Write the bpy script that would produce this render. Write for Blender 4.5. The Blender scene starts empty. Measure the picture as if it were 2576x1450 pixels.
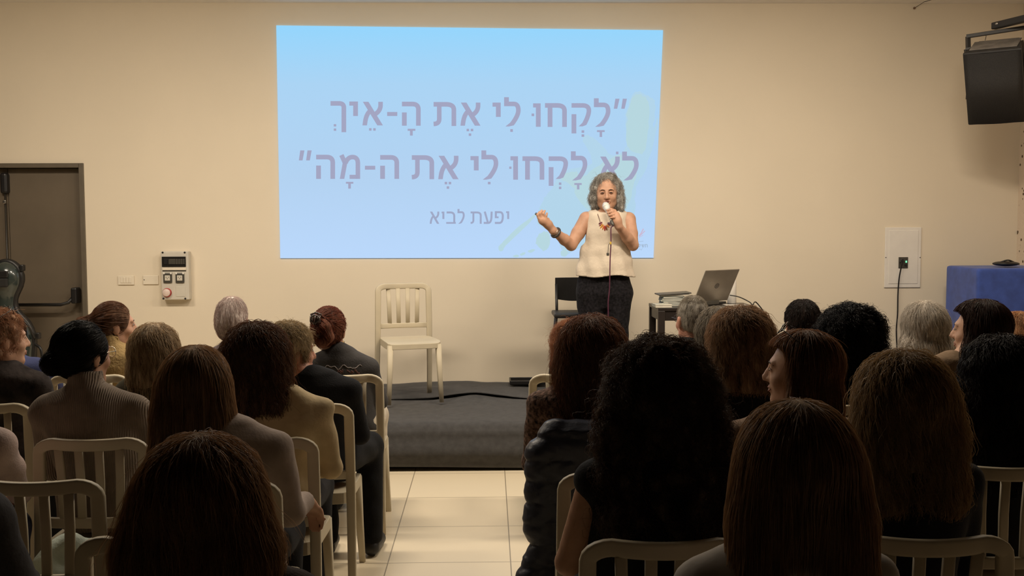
import bpy, bmesh, math, random
import numpy as np
from mathutils import Matrix, Vector

C = bpy.context.scene.collection
SC = bpy.context.scene
random.seed(4)
RNG = np.random.default_rng(11)

# ------------------------------------------------------------------ camera
W_PX, H_PX, F_PX = 2576.0, 1450.0, 2600.0
CAM_H = 1.66
PITCH = math.atan(165.0 / F_PX)
YAW = math.atan(58.0 / F_PX)
ROLL = math.radians(-0.2)
cam_data = bpy.data.cameras.new('camera')
cam_data.sensor_fit = 'HORIZONTAL'
cam_data.sensor_width = 36.0
cam_data.lens = 36.0 * F_PX / W_PX
cam_data.clip_start = 0.05
cam_data.clip_end = 60
cam = bpy.data.objects.new('camera', cam_data)
CAM_M = (Matrix.Translation((0, 0, CAM_H)) @ Matrix.Rotation(-YAW, 4, 'Z')
         @ Matrix.Rotation(math.pi / 2 - PITCH, 4, 'X') @ Matrix.Rotation(ROLL, 4, 'Z'))
cam.matrix_world = CAM_M
C.objects.link(cam)
SC.camera = cam

# ------------------------------------------------------------------ view, world
SC.view_settings.view_transform = 'Standard'
SC.view_settings.look = 'None'
SC.view_settings.exposure = 0.0
SC.view_settings.gamma = 1.0
SC.view_settings.use_curve_mapping = False
SC.cycles.use_denoising = True
SC.cycles.max_bounces = 6
SC.cycles.diffuse_bounces = 4
world = bpy.data.worlds.new('world')
world.use_nodes = True
world.node_tree.nodes['Background'].inputs[0].default_value = (1.0, 0.8, 0.6, 1)
world.node_tree.nodes['Background'].inputs[1].default_value = 0.0006
SC.world = world

# ------------------------------------------------------------------ stage lighting
WALL_Y = 8.54
CEIL_Z = 3.443
STAGE_Z = 0.33
def area_light(name, x, y, z, sx, sy, power, color, rx=0.0, rz=0.0, spread=180):
    d = bpy.data.lights.new(name, 'AREA')
    d.shape = 'RECTANGLE'
    d.size, d.size_y = sx, sy
    d.energy = power
    d.color = color
    d.spread = math.radians(spread)
    o = bpy.data.objects.new(name, d)
    o.location = (x, y, z)
    o.rotation_euler = (rx, 0, rz)
    C.objects.link(o)
    return o
WARM = (1.0, 0.86, 0.68)
for lx in (-3.4, -1.2, 0.7, 2.5):
    area_light('stage_downlight', lx, 5.75, CEIL_Z - 0.06, 0.9, 0.25, 53, WARM, rx=math.radians(10), spread=178)
for lx in (-2.6, -0.2, 2.2):  # added fill lights, no real fixtures: brighten the top of the front wall
    area_light('added_wall_fill', lx, 4.6, CEIL_Z - 0.10, 1.8, 0.3, 3.2, WARM, rx=math.radians(64), spread=75)

# ------------------------------------------------------------------ pixel helpers
CAM_R = CAM_M.to_3x3()
def ray(px, py):
    return CAM_R @ Vector(((px - W_PX / 2) / F_PX, -(py - H_PX / 2) / F_PX, -1.0))
def PY(px, py, y):
    d = ray(px, py)
    t = y / d.y
    return Vector((0, 0, CAM_H)) + d * t
def PZ(px, py, z):
    d = ray(px, py)
    t = (z - CAM_H) / d.z
    return Vector((0, 0, CAM_H)) + d * t
def SCALE(y):            # pixels per metre at depth y
    return F_PX / y

# ------------------------------------------------------------------ materials
def lin(c):
    r = []
    for v in c[:3]:
        v /= 255.0
        r.append(v / 12.92 if v <= 0.04045 else ((v + 0.055) / 1.055) ** 2.4)
    return tuple(r)
MATS = {}
def mat(name, col, rough=0.6, metal=0.0, spec=0.5, var=0.08, vscale=12.0, bump=0.0, bscale=80.0, emit=0.0, coat=0.0,
        bumptype='noise', sheen=0.0, stretch=None, sss=0.0, trans=0.0):
    """col: linear rgb. A noise varies the colour a little; optional bump."""
    if name in MATS:
        return MATS[name]
    m = bpy.data.materials.new(name)
    m.use_nodes = True
    nt = m.node_tree
    b = nt.nodes['Principled BSDF']
    N, L = nt.nodes.new, nt.links.new
    b.inputs['Roughness'].default_value = rough
    b.inputs['Metallic'].default_value = metal
    b.inputs['Specular IOR Level'].default_value = spec
    b.inputs['Coat Weight'].default_value = coat
    b.inputs['Sheen Weight'].default_value = sheen
    if sss:
        b.inputs['Subsurface Weight'].default_value = sss
        b.inputs['Subsurface Radius'].default_value = (0.012, 0.005, 0.003)
        b.inputs['Subsurface Scale'].default_value = 1.0
    b.inputs['Transmission Weight'].default_value = trans
    tc = N('ShaderNodeTexCoord')
    mp = N('ShaderNodeMapping')
    L(tc.outputs['Object'], mp.inputs['Vector'])
    if stretch:
        mp.inputs['Scale'].default_value = stretch
    no = N('ShaderNodeTexNoise')
    no.inputs['Scale'].default_value = vscale
    no.inputs['Detail'].default_value = 4
    L(mp.outputs[0], no.inputs['Vector'])
    cr = N('ShaderNodeValToRGB')
    lo = [max(0, c * (1 - var * 1.6)) for c in col[:3]]
    hi = [min(1, c * (1 + var * 1.6)) for c in col[:3]]
    cr.color_ramp.elements[0].position = 0.3
    cr.color_ramp.elements[1].position = 0.7
    cr.color_ramp.elements[0].color = (*lo, 1)
    cr.color_ramp.elements[1].color = (*hi, 1)
    L(no.outputs['Fac'], cr.inputs[0])
    L(cr.outputs[0], b.inputs['Base Color'])
    if emit:
        L(cr.outputs[0], b.inputs['Emission Color'])
        b.inputs['Emission Strength'].default_value = emit
    if bump:
        if bumptype == 'noise':
            t = N('ShaderNodeTexNoise')
            t.inputs['Scale'].default_value = bscale
            t.inputs['Detail'].default_value = 3
            out = t.outputs['Fac']
        else:
            t = N('ShaderNodeTexWave')
            t.inputs['Scale'].default_value = bscale
            t.inputs['Distortion'].default_value = 1.5
            t.inputs['Detail'].default_value = 1
            t.bands_direction = bumptype
            out = t.outputs['Fac']
        L(mp.outputs[0], t.inputs['Vector'])
        bp = N('ShaderNodeBump')
        bp.inputs['Strength'].default_value = bump
        bp.inputs['Distance'].default_value = 0.01
        L(out, bp.inputs['Height'])
        L(bp.outputs[0], b.inputs['Normal'])
    MATS[name] = m
    return m

def glow(name, col):
    """a lit picture: projected slide colours"""
    if name in MATS:
        return MATS[name]
    m = bpy.data.materials.new(name)
    m.use_nodes = True
    b = m.node_tree.nodes['Principled BSDF']
    b.inputs['Base Color'].default_value = (0.02, 0.02, 0.02, 1)
    b.inputs['Roughness'].default_value = 0.9
    b.inputs['Specular IOR Level'].default_value = 0.0
    b.inputs['Emission Color'].default_value = (*col, 1)
    b.inputs['Emission Strength'].default_value = 1.0
    m.cycles.emission_sampling = 'NONE'
    MATS[name] = m
    return m

# ------------------------------------------------------------------ mesh helpers
def link(name, verts, faces, material=None, parent=None, smooth=False):
    me = bpy.data.meshes.new(name)
    me.from_pydata([tuple(v) for v in verts], [], faces)
    me.update()
    if smooth:
        me.polygons.foreach_set('use_smooth', [True] * len(me.polygons))
    o = bpy.data.objects.new(name, me)
    if material:
        me.materials.append(material)
    C.objects.link(o)
    if parent:
        o.parent = parent
    return o
class MB:
    """collects shapes into one mesh"""
    def __init__(self):
        self.v, self.f, self.s = [], [], []
    def add(self, v, f, smooth=False):
        n = len(self.v)
        self.v += [tuple(p) for p in v]
        self.f += [tuple(i + n for i in q) for q in f]
        self.s += [smooth] * len(f)
        return self
    def box(self, c, s, bev=0.0, R=None, seg=2):
        bm = bmesh.new()
        bmesh.ops.create_cube(bm, size=1.0)
        for v in bm.verts:
            v.co = Vector((v.co.x * s[0], v.co.y * s[1], v.co.z * s[2]))
        if bev:
            bmesh.ops.bevel(bm, geom=list(bm.edges), offset=min(bev, 0.49 * min(s)), segments=seg, profile=0.5, affect='EDGES')
        if R is not None:
            bmesh.ops.transform(bm, matrix=R.to_4x4(), verts=bm.verts)
        bmesh.ops.translate(bm, vec=Vector(c), verts=bm.verts)
        bm.verts.index_update()
        self.add([v.co[:] for v in bm.verts], [[v.index for v in f.verts] for f in bm.faces], False)
        bm.free()
        return self
    def sweep(self, path, w, t, side=None, n=12, power=4.0, caps=True, closed=False, smooth=True):
        """profile w (along side) x t swept along path; round when power=2"""
        P = [Vector(p) for p in path]
        m = len(P)
        rings = []
        prev = None
        for i in range(m):
            if closed:
                d = P[(i + 1) % m] - P[i - 1]
            else:
                d = P[min(i + 1, m - 1)] - P[max(i - 1, 0)]
            d.normalize()
            s = Vector(side) if side is not None and not callable(side) else (side(i) if callable(side) else None)
            if s is None:
                if prev is None:
                    s = Vector((0, 0, 1)) if abs(d.z) < 0.9 else Vector((1, 0, 0))
                else:
                    s = prev
            a = s - d * s.dot(d)
            a.normalize()
            prev = a.copy()
            b = d.cross(a)
            ww = w[i] if hasattr(w, '__len__') else w
            tt = t[i] if hasattr(t, '__len__') else t
            ring = []
            for k in range(n):
                th = 2 * math.pi * (k + 0.5) / n
                c, q = math.cos(th), math.sin(th)
                e = 2.0 / power
                x = math.copysign(abs(c) ** e, c) * ww / 2
                y = math.copysign(abs(q) ** e, q) * tt / 2
                ring.append(P[i] + a * x + b * y)
            rings.append(ring)
        v = [p for r in rings for p in r]
        f = []
        for i in range(m if closed else m - 1):
            j = (i + 1) % m
            for k in range(n):
                f.append((i * n + k, i * n + (k + 1) % n, j * n + (k + 1) % n, j * n + k))
        if caps and not closed:
            f.append(tuple(range(n))[::-1])
            f.append(tuple((m - 1) * n + k for k in range(n)))
        return self.add(v, f, smooth)
    def tube(self, path, r, n=8, closed=False):
        rr = [2 * x for x in r] if hasattr(r, '__len__') else 2 * r
        return self.sweep(path, rr, rr, None, n, 2.0, True, closed)
    def lathe(self, prof, c=(0, 0, 0), R=None, n=24):
        v, f = [], []
        for (r, z) in prof:
            for k in range(n):
                a = 2 * math.pi * k / n
                v.append(Vector((r * math.cos(a), r * math.sin(a), z)))
        for i in range(len(prof) - 1):
            for k in range(n):
                f.append((i * n + k, i * n + (k + 1) % n, (i + 1) * n + (k + 1) % n, (i + 1) * n + k))
        f.append(tuple(range(n))[::-1])
        f.append(tuple((len(prof) - 1) * n + k for k in range(n)))
        if R is not None:
            v = [R @ p for p in v]
        v = [p + Vector(c) for p in v]
        return self.add(v, f, True)
    def sphere(self, c, r, R=None, nu=16, nv=10):
        r = r if hasattr(r, '__len__') else (r, r, r)
        v, f = [], []
        for i in range(nv + 1):
            th = math.pi * i / nv
            for k in range(nu):
                a = 2 * math.pi * k / nu
                p = Vector((r[0] * math.sin(th) * math.cos(a), r[1] * math.sin(th) * math.sin(a), r[2] * math.cos(th)))
                if R is not None:
                    p = R @ p
                v.append(p + Vector(c))
        for i in range(nv):
            for k in range(nu):
                f.append((i * nu + k, (i + 1) * nu + k, (i + 1) * nu + (k + 1) % nu, i * nu + (k + 1) % nu))
        return self.add(v, f, True)
    def prism(self, poly, y0, y1):
        """polygon of (x, z) points extruded along y"""
        n = len(poly)
        v = [(p[0], y0, p[1]) for p in poly] + [(p[0], y1, p[1]) for p in poly]
        f = [tuple(range(n)), tuple(range(n, 2 * n))[::-1]]
        for k in range(n):
            f.append((k, k + n, (k + 1) % n + n, (k + 1) % n))
        return self.add(v, f, False)
    def build(self, name, material, parent=None, loc=None, fix=True):
        o = link(name, self.v, self.f, material, parent)
        o.data.polygons.foreach_set('use_smooth', self.s)
        if fix:
            bm = bmesh.new()
            bm.from_mesh(o.data)
            bmesh.ops.recalc_face_normals(bm, faces=bm.faces)
            bm.to_mesh(o.data)
            bm.free()
        if loc is not None:
            o.location = loc
        return o
def empty(name, loc=(0, 0, 0), rz=0.0):
    o = bpy.data.objects.new(name, None)
    o.empty_display_size = 0.1
    o.location = loc
    o.rotation_euler = (0, 0, rz)
    C.objects.link(o)
    return o
def tag(o, label, cat, group=None, kind=None):
    o['label'] = label
    o['category'] = cat
    if group:
        o['group'] = group
    if kind:
        o['kind'] = kind
    return o
def struct(o):
    o['kind'] = 'structure'
    return o
def copy_tree(o, parent=None):
    c = o.copy()
    C.objects.link(c)
    c.parent = parent
    for ch in o.children:
        copy_tree(ch, c)
    return c
def bez(*pts, n=10):
    """Catmull-Rom through points"""
    P = [Vector(p) for p in pts]
    P = [P[0] * 2 - P[1]] + P + [P[-1] * 2 - P[-2]]
    out = []
    for i in range(1, len(P) - 2):
        for k in range(n):
            t = k / n
            a, b, c, d = P[i - 1], P[i], P[i + 1], P[i + 2]
            out.append(0.5 * ((2 * b) + (c - a) * t + (2 * a - 5 * b + 4 * c - d) * t * t + (3 * b - a - 3 * c + d) * t ** 3))
    out.append(P[-2])
    return out
# ================================================================== the setting
X_R = PY(2561, 500, WALL_Y).x           # corner with the right wall
X_L, Y_B = -6.0, -2.2
m_wall = mat('wall_paint', (0.78, 0.69, 0.55), 0.75, spec=0.2, var=0.012, vscale=1.5, bump=0.03, bscale=300)
m_side = mat('sprayed_plaster', (0.62, 0.53, 0.42), 0.9, spec=0.1, var=0.16, vscale=38, bump=0.5, bscale=55)
nt = m_side.node_tree
vo = nt.nodes.new('ShaderNodeTexVoronoi')
vo.inputs['Scale'].default_value = 17.0
tc = nt.nodes.new('ShaderNodeTexCoord')
nt.links.new(tc.outputs['Object'], vo.inputs['Vector'])
rp = nt.nodes.new('ShaderNodeValToRGB')
rp.color_ramp.elements[0].position, rp.color_ramp.elements[1].position = 0.16, 0.24
rp.color_ramp.elements[0].color, rp.color_ramp.elements[1].color = (0.12, 0.08, 0.05, 1), (0.72, 0.60, 0.47, 1)
nt.links.new(vo.outputs['Distance'], rp.inputs[0])
nt.links.new(rp.outputs[0], nt.nodes['Principled BSDF'].inputs['Base Color'])
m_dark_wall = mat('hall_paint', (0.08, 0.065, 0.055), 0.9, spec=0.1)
m_ceil = mat('ceiling_paint', (0.93, 0.90, 0.86), 0.9, spec=0.1, var=0.015)
# floor tiles: light glazed squares with thin dark joints
m_floor = bpy.data.materials.new('floor_tiles')
m_floor.use_nodes = True
nt = m_floor.node_tree
b_ = nt.nodes['Principled BSDF']
tc = nt.nodes.new('ShaderNodeTexCoord')
mp = nt.nodes.new('ShaderNodeMapping')
br = nt.nodes.new('ShaderNodeTexBrick')
br.offset = 0.0
br.inputs['Scale'].default_value = 1.0
br.inputs['Brick Width'].default_value = 0.60
br.inputs['Row Height'].default_value = 0.60
br.inputs['Mortar Size'].default_value = 0.0035
br.inputs['Mortar Smooth'].default_value = 0.3
br.inputs['Color1'].default_value = (0.74, 0.64, 0.47, 1)
br.inputs['Color2'].default_value = (0.72, 0.62, 0.455, 1)
br.inputs['Mortar'].default_value = (0.30, 0.25, 0.18, 1)
_a = PZ(1043, 1190, 0)
_h = PZ(1150, 1252, 0)
mp.inputs['Location'].default_value = (-(_a.x % 0.6), -(_h.y % 0.6), 0)
nt.links.new(tc.outputs['Object'], mp.inputs[0])
nt.links.new(mp.outputs[0], br.inputs[0])
nt.links.new(br.outputs['Color'], b_.inputs['Base Color'])
b_.inputs['Roughness'].default_value = 0.28
b_.inputs['Specular IOR Level'].default_value = 0.4

def slab(name, lo, hi, m):
    c = [(a + b) / 2 for a, b in zip(lo, hi)]
    s = [b - a for a, b in zip(lo, hi)]
    return struct(MB().box((0, 0, 0), s).build(name, m, loc=c))
fl = link('floor', [(X_L, Y_B, 0), (X_R, Y_B, 0), (X_R, WALL_Y, 0), (X_L, WALL_Y, 0), (X_L, Y_B, -0.1), (X_R, Y_B, -0.1), (X_R, WALL_Y, -0.1), (X_L, WALL_Y, -0.1)],
          [(0, 1, 2, 3), (7, 6, 5, 4), (0, 4, 5, 1), (1, 5, 6, 2), (2, 6, 7, 3), (3, 7, 4, 0)], m_floor)
struct(fl)
slab('ceiling', (X_L, 6.6, CEIL_Z), (X_R, WALL_Y, CEIL_Z + 0.1), m_ceil)
slab('ceiling_hall', (X_L, Y_B, CEIL_Z), (X_R, 6.6, CEIL_Z + 0.1), mat('darkened_unseen_ceiling', (0.11, 0.095, 0.08), 0.95, spec=0.1))  # unseen part over the audience, made dark to cut bounce onto chair backs
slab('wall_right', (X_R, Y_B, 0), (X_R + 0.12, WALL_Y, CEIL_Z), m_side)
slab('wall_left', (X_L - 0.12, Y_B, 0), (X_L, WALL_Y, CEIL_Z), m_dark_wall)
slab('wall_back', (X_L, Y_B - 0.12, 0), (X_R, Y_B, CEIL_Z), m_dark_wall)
# front wall with the double-door opening
dr = PY(216, 600, WALL_Y).x            # outer edge of the door frame
dt = PY(120, 411, WALL_Y).z
dl = dr - 2 * (dr - PY(17, 600, WALL_Y).x) - 0.02
wl = MB()
wl.box(((dr + X_R) / 2, WALL_Y + 0.1, CEIL_Z / 2), (X_R - dr, 0.2, CEIL_Z))
wl.box(((dl + dr) / 2, WALL_Y + 0.1, (dt + CEIL_Z) / 2), (dr - dl, 0.2, CEIL_Z - dt))
wl.box(((dl + X_L) / 2, WALL_Y + 0.1, CEIL_Z / 2), (dl - X_L, 0.2, CEIL_Z))
struct(wl.build('wall_front', m_wall))

# ---- door_1: dark steel double fire door
m_door = mat('door_steel', (0.135, 0.105, 0.072), 0.55, var=0.06, vscale=3, bump=0.02, bscale=200)
m_frame = mat('door_frame_steel', (0.12, 0.098, 0.07), 0.5, var=0.05)
m_blk = mat('black_plastic', (0.012, 0.011, 0.011), 0.4)
m_steel = mat('brushed_steel', (0.5, 0.48, 0.45), 0.3, metal=1.0)
door = struct(empty('door_1', ((dl + dr) / 2, WALL_Y, 0)))
dw, dh = dr - dl, dt
fr = MB()
fr.box((-dw / 2 + 0.018, 0.055, dh / 2), (0.036, 0.15, dh), 0.003)
fr.box((dw / 2 - 0.018, 0.055, dh / 2), (0.036, 0.15, dh), 0.003)
fr.box((0, 0.055, dh - 0.018), (dw - 0.074, 0.15, 0.036), 0.003)
fr.build('door_frame', m_frame, door)
for s in (-1, 1):
    lf = MB().box((s * (dw - 0.074) / 4, 0.10, (dh - 0.042) / 2 + 0.005), ((dw - 0.074) / 2 - 0.004, 0.05, dh - 0.048), 0.003).build('door_leaf', m_door, door)
    zb = PY(120, 765, WALL_Y - 0.1).z
    x0, x1 = s * 0.05, s * (dw / 2 - 0.115)
    bar = MB().tube([(x0, -0.035, zb - 0.012), (x1 - s * 0.09, -0.035, zb - 0.012), (x1 - s * 0.03, -0.03, zb + 0.005), (x1, -0.005, zb + 0.05)], 0.014, 10).build('push_bar', m_blk, door)
    MB().box((x1 + s * 0.012, 0.02, zb + 0.06), (0.05, 0.10, 0.13), 0.012).build('bar_bracket', m_blk, bar)
MB().box((-0.012, 0.05, dh - 0.16), (0.06, 0.07, 0.17), 0.02, seg=3).build('bolt_housing', m_blk, door)
rod = MB().tube([(-0.012, 0.045, 0.4), (-0.012, 0.045, dh - 0.2)], 0.008, 8).build('bolt_rod', mat('rod_paint', (0.03, 0.025, 0.02), 0.4), door)
MB().box((-0.012, 0.03, PY(15, 508, WALL_Y).z), (0.026, 0.02, 0.03), 0.006).build('rod_guide', m_steel, rod)

# ================================================================== projected slide
def sl(px, py, off):
    p = PY(px, py, WALL_Y - off)
    return (p.x, p.y, p.z)
m_slide = bpy.data.materials.new('slide_background')
m_slide.use_nodes = True
nt = m_slide.node_tree
b_ = nt.nodes['Principled BSDF']
b_.inputs['Base Color'].default_value = (0.02, 0.02, 0.02, 1)
b_.inputs['Specular IOR Level'].default_value = 0
tc = nt.nodes.new('ShaderNodeTexCoord')
sx = nt.nodes.new('ShaderNodeSeparateXYZ')
nt.links.new(tc.outputs['Generated'], sx.inputs[0])
cr = nt.nodes.new('ShaderNodeValToRGB')
for p, c in ((0.0, (184, 214, 250)), (0.35, (176, 208, 240)), (0.75, (168, 210, 243)), (1.0, (146, 212, 252))):
    e = cr.color_ramp.elements.new(p) if p not in (0.0, 1.0) else cr.color_ramp.elements[0 if p == 0.0 else -1]
    e.color = (*lin(c), 1)
nt.links.new(sx.outputs['Z'], cr.inputs[0])
nt.links.new(cr.outputs[0], b_.inputs['Emission Color'])
b_.inputs['Emission Strength'].default_value = 1.0
slide = link('projected_slide', [sl(705, 650, .012), sl(1644, 649, .012), sl(1668, 76, .012), sl(695, 64, .012),
                                 sl(705, 650, .001), sl(1644, 649, .001), sl(1668, 76, .001), sl(695, 64, .001)],
             [(0, 1, 2, 3), (7, 6, 5, 4), (0, 4, 5, 1), (1, 5, 6, 2), (2, 6, 7, 3), (3, 7, 4, 0)], m_slide)
tag(slide, 'large pale blue projected slide with grey Hebrew lettering on the front wall', 'projection')

def cpx(u, v):                       # coordinates measured in an enlarged view of the slide
    return 680 + u / 2.576, 200 + v / 2.576
def qc(a, c, b, n=8):                # quadratic curve
    return [((1 - t) ** 2 * a[0] + 2 * t * (1 - t) * c[0] + t * t * b[0], (1 - t) ** 2 * a[1] + 2 * t * (1 - t) * c[1] + t * t * b[1]) for t in [k / n for k in range(n + 1)]]
class Glyphs:
    def __init__(self, off):
        self.v, self.f, self.off = [], [], off
    def poly(self, pts):
        n = len(self.v)
        self.v += [sl(*cpx(u, v), self.off) for u, v in pts]
        self.f.append(tuple(range(n, n + len(pts))))
    def rect(self, u0, v0, u1, v1):
        self.poly([(u0, v1), (u1, v1), (u1, v0), (u0, v0)])
    def band(self, pts, w, clamp=None, ext=0):
        P = [np.array(p, float) for p in pts]
        if ext:
            d = P[-1] - P[-2]
            P[-1] = P[-1] + d / np.linalg.norm(d) * ext
        Lp, Rp = [], []
        for i, p in enumerate(P):
            d0 = P[i] - P[i - 1] if i else P[1] - P[0]
            d1 = P[i + 1] - P[i] if i < len(P) - 1 else d0
            n0 = np.array((-d0[1], d0[0])) / np.linalg.norm(d0)
            n1 = np.array((-d1[1], d1[0])) / np.linalg.norm(d1)
            m_ = n0 + n1
            m_ /= max(0.3, np.linalg.norm(m_))
            k = 1 / max(0.5, float(m_ @ n0))
            Lp.append(p + m_ * w / 2 * k)
            Rp.append(p - m_ * w / 2 * k)
        if clamp is not None:
            for q in Lp + Rp:
                q[1] = min(q[1], clamp)
        for i in range(len(P) - 1):
            self.poly([Lp[i], Lp[i + 1], Rp[i + 1], Rp[i]])
    def glyph(self, ch, x0, y0, x1, y1, w):
        W, H, a = x1 - x0, y1 - y0, w / 2
        h = w * 0.86
        ah = h / 2
        B = self.band
        if ch == 'lamed':
            yb = y0 + H * 0.16 + ah
            self.rect(x0, y0, x0 + w, yb + ah)
            B([(x0, yb), (x1 - .42 * W, yb)] + qc((x1 - .42 * W, yb), (x1 - a, yb), (x1 - a, yb + .22 * H))[1:] +
              qc((x1 - a, yb + .22 * H), (x1 - a, yb + .42 * H), (x0 + .36 * W, y1))[1:], w * .95, y1, w)
        elif ch == 'qof':
            yb = y0 + H * 0.765
            self.rect(x0, y0 + .36 * H, x0 + w, y1)
            B([(x0, y0 + ah), (x1 - .45 * W, y0 + ah)] + qc((x1 - .45 * W, y0 + ah), (x1 - a, y0 + ah), (x1 - a, y0 + .24 * H))[1:] +
              qc((x1 - a, y0 + .24 * H), (x1 - a, y0 + .42 * H), (x0 + .58 * W, yb))[1:], w * .95, yb, w)
        elif ch in ('het', 'tav', 'he', 'kaf'):
            B([(x0, y0 + ah), (x1 - .45 * W, y0 + ah)] + qc((x1 - .45 * W, y0 + ah), (x1 - a, y0 + ah), (x1 - a, y0 + .32 * min(H, 1.25 * W)))[1:] + [(x1 - a, y1)], w * .97)
            if ch == 'het':
                self.rect(x0 + .23 * W - a, y0 + ah, x0 + .23 * W + a, y1)
            elif ch == 'he':
                self.rect(x0, y0 + .44 * H, x0 + w, y1)
            elif ch == 'tav':
                lx = x0 + .25 * W
                B([(lx, y0 + ah), (lx, y1 - .3 * H)] + qc((lx, y1 - .3 * H), (lx, y1 - ah), (x0, y1 - ah))[1:], w * .95)
        elif ch in ('vav', 'yod'):
            self.rect(x0, y0, x1, y0 + h)
            self.rect(x1 - w, y0 + h, x1, y1)
        elif ch == 'alef':
            self.poly([(x0 + .02 * W, y0), (x0 + .02 * W + 1.18 * w, y0), (x1, y1), (x1 - 1.18 * w, y1)][::-1])
            B([(x1 - a, y0), (x1 - a, y0 + .16 * H)] + qc((x1 - a, y0 + .16 * H), (x1 - a - .02 * W, y0 + .42 * H), (x0 + .56 * W, y0 + .55 * H))[1:], w * .95)
            B([(x0 + .38 * W, y0 + .38 * H)] + qc((x0 + .38 * W, y0 + .38 * H), (x0 + a + .03 * W, y0 + .55 * H), (x0 + a, y1))[1:], w * .95, y1, w * .3)
        elif ch == 'mem':
            B([(x0 + .25 * W, y0 + .42 * H)] + qc((x0 + .25 * W, y0 + .42 * H), (x0 + .35 * W, y0 + ah), (x0 + .62 * W, y0 + ah)) + qc((x0 + .62 * W, y0 + ah), (x1 - a, y0 + ah), (x1 - a, y0 + .35 * H))[1:] + [(x1 - a, y1)], w * .95)
            self.rect(x0 + .48 * W, y1 - h, x1 - w * .5, y1)
            B([(x0 + a * .7, y0), (x0 + .27 * W, y0 + .36 * H)], w * .95)
            B([(x0 + .27 * W, y0 + .26 * H), (x0 + a + .01 * W, y1)], w * .95, y1, w * .4)
        elif ch == 'pe':
            self.rect(x0, y0, x0 + w, y0 + .55 * H)
            self.rect(x0, y0 + .55 * H - h, x0 + .42 * W, y0 + .55 * H)
            B([(x0, y0 + ah), (x1 - .45 * W, y0 + ah)] + qc((x1 - .45 * W, y0 + ah), (x1 - a, y0 + ah), (x1 - a, y0 + .4 * H))[1:] +
              qc((x1 - a, y0 + .4 * H), (x1 - a, y1 - ah), (x1 - .5 * W, y1 - ah))[1:] + [(x0, y1 - ah)], w)
        elif ch == 'ayin':
            B([(x0 + a, y0), (x0 + .48 * W, y1 - ah)], w)
            B([(x1 - a, y0), (x1 - a - .03 * W, y0 + .5 * H)] + qc((x1 - a - .03 * W, y0 + .5 * H), (x1 - a - .08 * W, y1 - ah), (x0 + .5 * W, y1 - ah))[1:] + [(x0, y1 - ah)], w)
        elif ch == 'bet':
            B([(x0 + .04 * W, y0 + ah), (x1 - .55 * W, y0 + ah)] + qc((x1 - .55 * W, y0 + ah), (x1 - .16 * W, y0 + ah), (x1 - .16 * W, y0 + .4 * H))[1:] + [(x1 - .16 * W, y1 - ah)], w)
            self.rect(x0, y1 - h, x1, y1)
        elif ch == 'shin':
            B([(x0 + a, y0), (x0 + .22 * W, y1 - ah), (x0 + .55 * W, y1 - ah)] + qc((x0 + .55 * W, y1 - ah), (x1 - a, y1 - .2 * H), (x1 - a, y0))[1:], w)
            B([(x0 + .5 * W, y0), (x0 + .48 * W, y0 + .4 * H), (x0 + .2 * W, y0 + .62 * H)], w)
        elif ch == 'nun':
            B([(x0 + .1 * W, y0 + ah), (x1 - a, y0 + ah), (x1 - a, y1)], w)
            self.rect(x0, y1 - h, x1, y1)
    def build(self, name, m):
        o = link(name, self.v, self.f, m, slide)
        return o
# watercolour splashes of the slide's own design
def blob(pts, off, n=6, rough=0.0):
    out = []
    m_ = len(pts)
    for i in range(m_):
        p0, p1, p2, p3 = [np.array(pts[(i + k - 1) % m_], float) for k in range(4)]
        for k in range(n):
            t = k / n
            q = 0.5 * ((2 * p1) + (p2 - p0) * t + (2 * p0 - 5 * p1 + 4 * p2 - p3) * t * t + (3 * p1 - p0 - 3 * p2 + p3) * t ** 3)
            if rough:
                q = q + RNG.normal(0, rough, 2)
            out.append(q)
    return [sl(p[0], p[1], off) for p in out]
def splash(shapes, off, name, col):
    v, f = [], []
    for pts, rg in shapes:
        q = blob(pts, off, rough=rg)
        f.append(tuple(range(len(v), len(v) + len(q))))
        v += q
    o = link(name, v, f, glow(name, lin(col)), slide)
    bm = bmesh.new(); bm.from_mesh(o.data)
    bmesh.ops.triangulate(bm, faces=bm.faces); bm.to_mesh(o.data); bm.free()
    return o
splash([([(1590, 238), (1618, 236), (1650, 262), (1640, 330), (1655, 300), (1628, 420), (1600, 470), (1590, 560), (1500, 600), (1420, 640), (1400, 590), (1350, 560), (1365, 510), (1385, 475), (1420, 430), (1490, 410), (1465, 350), (1490, 345), (1540, 390), (1576, 372), (1574, 300)], 1.6)], 0.0135, 'watercolour_wash', (176, 211, 233))
splash([([(1592, 243), (1615, 240), (1632, 262), (1630, 330), (1620, 382), (1580, 372), (1577, 300)], 1.0),
        ([(1410, 448), (1440, 432), (1470, 442), (1500, 420), (1560, 390), (1600, 420), (1590, 480), (1560, 540), (1470, 520), (1440, 470)], 1.6),
        ([(1355, 590), (1375, 583), (1384, 598), (1380, 622), (1368, 632), (1357, 622), (1348, 612)], .8),
        ([(1254, 622), (1262, 612), (1300, 575), (1345, 540), (1348, 544), (1310, 582), (1272, 618), (1266, 630), (1257, 632)], .4),
        ([(1412, 632), (1424, 628), (1428, 640), (1420, 646), (1411, 642)], .4),
        ([(1290, 645), (1300, 641), (1306, 645), (1298, 648)], .3), ([(1308, 640), (1318, 635), (1322, 638), (1312, 644)], .3), ([(1328, 632), (1340, 627), (1346, 630), (1334, 636)], .3)],
       0.0145, 'watercolour_stain', (180, 213, 222))
gl = Glyphs(0.016)
BW = 31
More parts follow.
